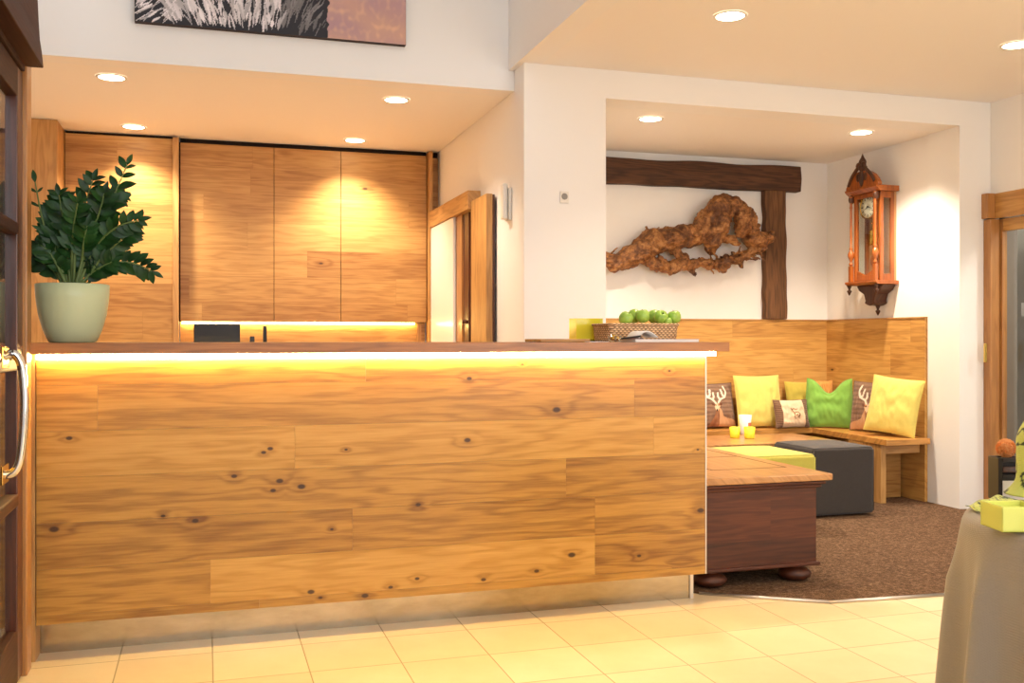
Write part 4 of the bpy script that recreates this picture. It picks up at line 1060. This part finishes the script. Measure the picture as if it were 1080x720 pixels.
build('bowl', MB().lathe([(.02,0),(.028,.006),(.032,.03),(.03,.03),(.025,.01),(.001,.008)], (jx, 4.06, CTZ), 24), M['glass'], t)
build('sweets', MB().ball((jx-.01,4.055,CTZ+.016), .009, 10).ball((jx+.01,4.05,CTZ+.017), .0095, 10).ball((jx,4.07,CTZ+.026), .009, 10), M['brass'], t)
q0, q1 = px(564,357,4.3), px(632,357,4.3)
t = build('wooden_tray', MB().prism([(q0,4.26),(q1,4.24),(q1,4.5),(q0,4.5)], CTZ, CTZ+.006).prism([(q0,4.26),(q0+.012,4.26),(q0+.012,4.5),(q0,4.5)], CTZ+.006, CTZ+.016), M['oak_x'], None, .002)
t.location = (0,-.0,0); bpy.data.objects.remove(t)
t = build('wooden_tray', MB().box(q0, px(616,357,4.3), 4.22, 4.45, CTZ, CTZ+.014), M['oak_x'], None, .003)
tag(origin(t, (q0, 4.3, CTZ)), 'thin flat wooden tray on the counter before the pillar', 'tray')
nb = build('note_card', MB().box(px(620,357,4.15), px(641,357,4.15), 4.13, 4.19, CTZ, CTZ+.003), M['paper'], None)
tag(origin(nb, (px(630,357,4.15), 4.16, CTZ)), 'small white note card before the yellow vase', 'card')

# ------------------------------------------------------------------ glazed door at right
d = thing('door_3', 'oak framed glazed sliding door at the right edge of the lobby', None, (5.3, 5.5, 0)); d['kind'] = 'structure'
build('header_block', MB().box(5.204, 5.27, 5.62, YP-.002, 2.035, 2.21), M['beech'], d, .003)
build('header', MB().box(5.272, XD-.002, 3.3, YP-.002, 2.035, 2.21), M['beech_y'], d, .003)
jb = build('jamb', MB().box(5.222, 5.30, 5.61, YP-.002, .0, 2.03), M['beech'], d, .003)
pl_ = onY(1039.5, 372, 5.605)
build('flush_pull', MB().box(pl_.x-.014, pl_.x+.014, 5.6045, 5.609, pl_.z-.065, pl_.z+.065), M['brass'], jb, .003)
build('door_leaf', MB().box(5.305, 5.345, 5.59, 5.655, .0, 2.03).box(5.305, 5.345, 4.4, 4.5, .01, 2.03), M['beech'], d, .003)
build('door_rail', MB().box(5.303, 5.347, 4.5, 5.588, 1.945, 2.03).box(5.303, 5.347, 4.5, 5.588, .01, .13), M['beech_y'], d, .003)
build('pane', MB().box(5.323, 5.327, 4.49, 5.595, .12, 1.95), M['glass'], d)
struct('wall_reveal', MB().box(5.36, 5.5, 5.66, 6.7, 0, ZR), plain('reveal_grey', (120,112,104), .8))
# things in the hall beyond
hx = 6.36
t = thing('hall_cabinet', 'dark brown cabinet glimpsed through the glazed door', 'cabinet', (6.2, 6.0, 0))
t.location = (6.42, 5.9, 0)
build('body', MB().box(6.24, 6.60, 5.0, 6.12, .02, 2.1), plain('dark_cabinet', (72,44,36), .5), t, .004)
build('door', MB().box(6.225, 6.238, 5.02, 5.55, .08, 2.05).box(6.225, 6.238, 5.56, 6.10, .08, 2.05), plain('dark_cabinet_door', (84,52,42), .45), t, .003)
pc = onX(1078.5, 327, 6.222)
t = build('notice_sheet', MB().box(6.219, 6.223, pc.y-.16, pc.y+.012, pc.z-.05, pc.z+.06), M['paper'], None)
tag(origin(t, (6.221, pc.y, pc.z)), 'blank white notice sheet on the dark hall cabinet', 'notice')

# ------------------------------------------------------------------ table with grey cloth
TD, TR_, RR = 2.42, 1.605, .462
tc = Vector((math.sin(YAW)*TD+math.cos(YAW)*TR_, math.cos(YAW)*TD-math.sin(YAW)*TR_, 0)); TZ = .748
t = thing('round_table', 'round table under a floor-length grey cloth at right', 'table', (tc.x, tc.y, 0))
build('tabletop', MB().lathe([(.001,.70),(RR-.02,.70),(RR-.012,.72),(RR-.02,.738),(.001,.738)], tuple(tc), 48), M['oak_x'], t)
build('pedestal', MB().lathe([(.22,.001),(.22,.02),(.05,.05),(.035,.1),(.035,.69),(.12,.699)], tuple(tc), 24), M['alu'], t)
mb = MB(); vs = []; SEG = 220; lev = [(0.0,0),(.5,0),(.8,0),(.90,.001),(.95,.005),(.985,.014),(1.0,.030)]
nl = []
for (a_, dz_) in lev: nl.append(('t', a_, dz_))
for i in range(1, 26): nl.append(('s', i/25, 0))
for kind, a_, dz_ in nl:
    for k in range(SEG):
        th = 2*PI*k/SEG
        if kind == 't': r_ = max(1e-4, a_*RR); z = TZ-dz_
        else:
            z = TZ-.030-a_*(TZ-.030-.006)
            fold = .5+.5*math.sin(13*th+1.2*math.sin(2*th+.6)+.9); fold2 = math.sin(21*th+2.*math.sin(3*th))*.25
            amp = .012+.066*a_**.7
            r_ = RR+.004+a_*.012+amp*(fold**2.0)*min(1, a_*5)+.018*fold2*a_
        vs.append((tc.x+r_*math.cos(th), tc.y+r_*math.sin(th), z))
nL = len(nl)
mb.add(vs, [(i*SEG+k, i*SEG+(k+1) % SEG, (i+1)*SEG+(k+1) % SEG, (i+1)*SEG+k) for i in range(nL-1) for k in range(SEG)]+[tuple(range(SEG))], True)
o = build('tablecloth', mb, M['grey_cloth']); origin(o, (tc.x, tc.y, 0)); so = o.modifiers.new('thickness', 'SOLIDIFY'); so.thickness = .0015; so.offset = -1
tag(o, 'light grey floor-length tablecloth hanging in folds over the round table', 'tablecloth')
def atD(x, y, D):
    d_ = sight(x, y); return Vector((d_.x*D, d_.y*D, EYE+d_.z*D))
fx = Vector((math.cos(YAW), -math.sin(YAW), 0)); fy = Vector((math.sin(YAW), math.cos(YAW), 0))
RZ = -YAW
# lime glass cube bowl
p = atD(1056, 560, 2.28); Lc = .10
t = thing('cube_bowl', 'lime green square glass bowl on the grey tablecloth', 'bowl', (p.x+fx.x*Lc/2+fy.x*Lc/2, p.y+fx.y*Lc/2+fy.y*Lc/2, TZ+.001), (0,0,RZ+.05))
cb = MB(); h2 = Lc/2; HH = .058
for q in ((-h2,h2,-h2,-h2+.006),(-h2,h2,h2-.006,h2),(-h2,-h2+.006,-h2+.006,h2-.006),(h2-.006,h2,-h2+.006,h2-.006)): cb.box(*q, 0, HH)
cb.box(-h2,h2,-h2,h2,0,.006)
build('glass_body', cb, M['lglass'], t, .002, local=True)
build('filling', MB().box(-h2+.007, h2-.007, -h2+.007, h2-.007, .0065, .045), plain('lime_filling', (214,226,110), .7), t, local=True)
# ribbon with dark motif: lying band
def ribbon_col(u, v):
    k = mnoise.noise(Vector((u*7, v*2.6, 3)))
    return lin((48,58,26)) if (abs(k) < .075 and abs(v-.5) < .44) else lin((190,198,98))
def band(name, pts, width, wdir, label, cat, n=90):
    P = smooth_path(pts, 12); vs = []; cols = []; m_ = 10
    for i, q in enumerate(P):
        for j in range(m_+1): vs.append(q+wdir*(width*(j/m_-.5))+Vector((0,0,.003*math.sin(j*.9+i*.3)))); cols.append(ribbon_col(i/len(P)*2.2, j/m_))
    fs = [(i*(m_+1)+j, i*(m_+1)+j+1, (i+1)*(m_+1)+j+1, (i+1)*(m_+1)+j) for i in range(len(P)-1) for j in range(m_)]
    o = build(name, MB().add(vs, fs, True), M['limeribbon']); set_cols(o.data, cols); sd2 = o.modifiers.new('thickness', 'SOLIDIFY'); sd2.thickness = .0015
    return tag(o, label, cat)
b0_ = atD(1030, 535, 2.56); 
pts = []
for (x, y, lift) in ((1030,533,.006),(1040,530,.014),(1052,527,.024),(1064,525,.032),(1078,527,.026),(1096,526,.018)):
    q = atD(x, y, 2.55); q.z = TZ+lift; pts.append(q)
band('ribbon', pts, .13, fy, 'lime green ribbon with dark pattern lying across the grey table', 'ribbon')
# upright lime wrapped vase at the frame edge
p = atD(1094, 520, 2.60)
vs = []; cols = []; n_ = 64; hN = 60
for j in range(hN+1):
    s_ = j/hN; r_ = .050+.030*max(0, 1-s_*4)**2-.022*max(0, (s_-.72)/.28)**1.5
    for k in range(n_+1):
        a_ = 2*PI*k/n_; vs.append((p.x+r_*math.cos(a_), p.y+r_*math.sin(a_), TZ+.040+s_*.195))
        cols.append(lin((48,58,26)) if abs(mnoise.noise(Vector((math.cos(a_)*1.3, math.sin(a_)*1.3, s_*3.6+3)))) < .07 else lin((190,198,98)))
mb = MB().add(vs, [(j*(n_+1)+k, j*(n_+1)+k+1, (j+1)*(n_+1)+k+1, (j+1)*(n_+1)+k) for j in range(hN) for k in range(n_)], True)
o = build('wrapped_vase', mb, M['limeribbon']); set_cols(o.data, cols)
origin(o, (p.x, p.y, TZ+.040)); so = o.modifiers.new('thickness', 'SOLIDIFY'); so.thickness = .003; so.offset = -1
tag(o, 'upright vase wrapped in lime cloth with dark pattern, at the right edge', 'vase')
# dark wooden box with white label and orange flower
p = atD(1053, 528, 2.72); p.z = TZ+.001
t = thing('dark_box', 'small dark wooden stand with a white card on the grey table', 'stand', tuple(p), (0,0,RZ))
bz = .118
build('frame', MB().box(0,.012,0,.06,0,bz).box(.10,.112,0,.06,0,bz).box(.012,.10,.048,.06,0,bz).box(.012,.10,0,.06,0,.01).box(.012,.10,0,.014,bz-.012,bz).box(.012,.10,.0,.006,bz-.06,bz-.046), plain('black_stained_wood', (32,22,20), .5), t, .0015, local=True)
build('slat', MB().box(.02,.095,.014,.024,bz-.042,bz-.026), M['mahog'], t, .002, local=True)
build('card', MB().box(.011,.10,-.003,-.0005,.004,bz-.062), M['paper'], t, local=True)
fc = p+fx*.036+fy*.03+Vector((0,0,bz+.024))
fl = MB(); rf = random.Random(8)
for k in range(150):
    z_ = 1-2*(k+.5)/150; a_ = k*2.39996; d_ = Vector((math.sqrt(1-z_*z_)*math.cos(a_), math.sqrt(1-z_*z_)*math.sin(a_), z_))
    c_ = fc+d_*.0185; s1 = d_.orthogonal().normalized(); s2 = d_.cross(s1); q = rf.uniform(.004,.006)
    fl.add([c_-s1*q*.6, c_+d_*.0065+s2*q+s1*q*.4, c_+d_*.009, c_+d_*.0065-s2*q+s1*q*.4], [(0,1,2,3)], True)
fl.ball(fc, .019, 14)
m, nt, b = new_mat('orange_petals'); n = N(nt); n.put(b.inputs['Base Color'], n.ramp(n.noise(n.obj(), 90, 3, .6), [(.3, lin((222,134,70))), (.7, lin((248,190,130)))])); b.inputs['Roughness'].default_value = .8
o = build('dried_flower', fl, m); origin(o, tuple(fc)); tag(o, 'round orange dried flower head on the dark stand', 'flower')
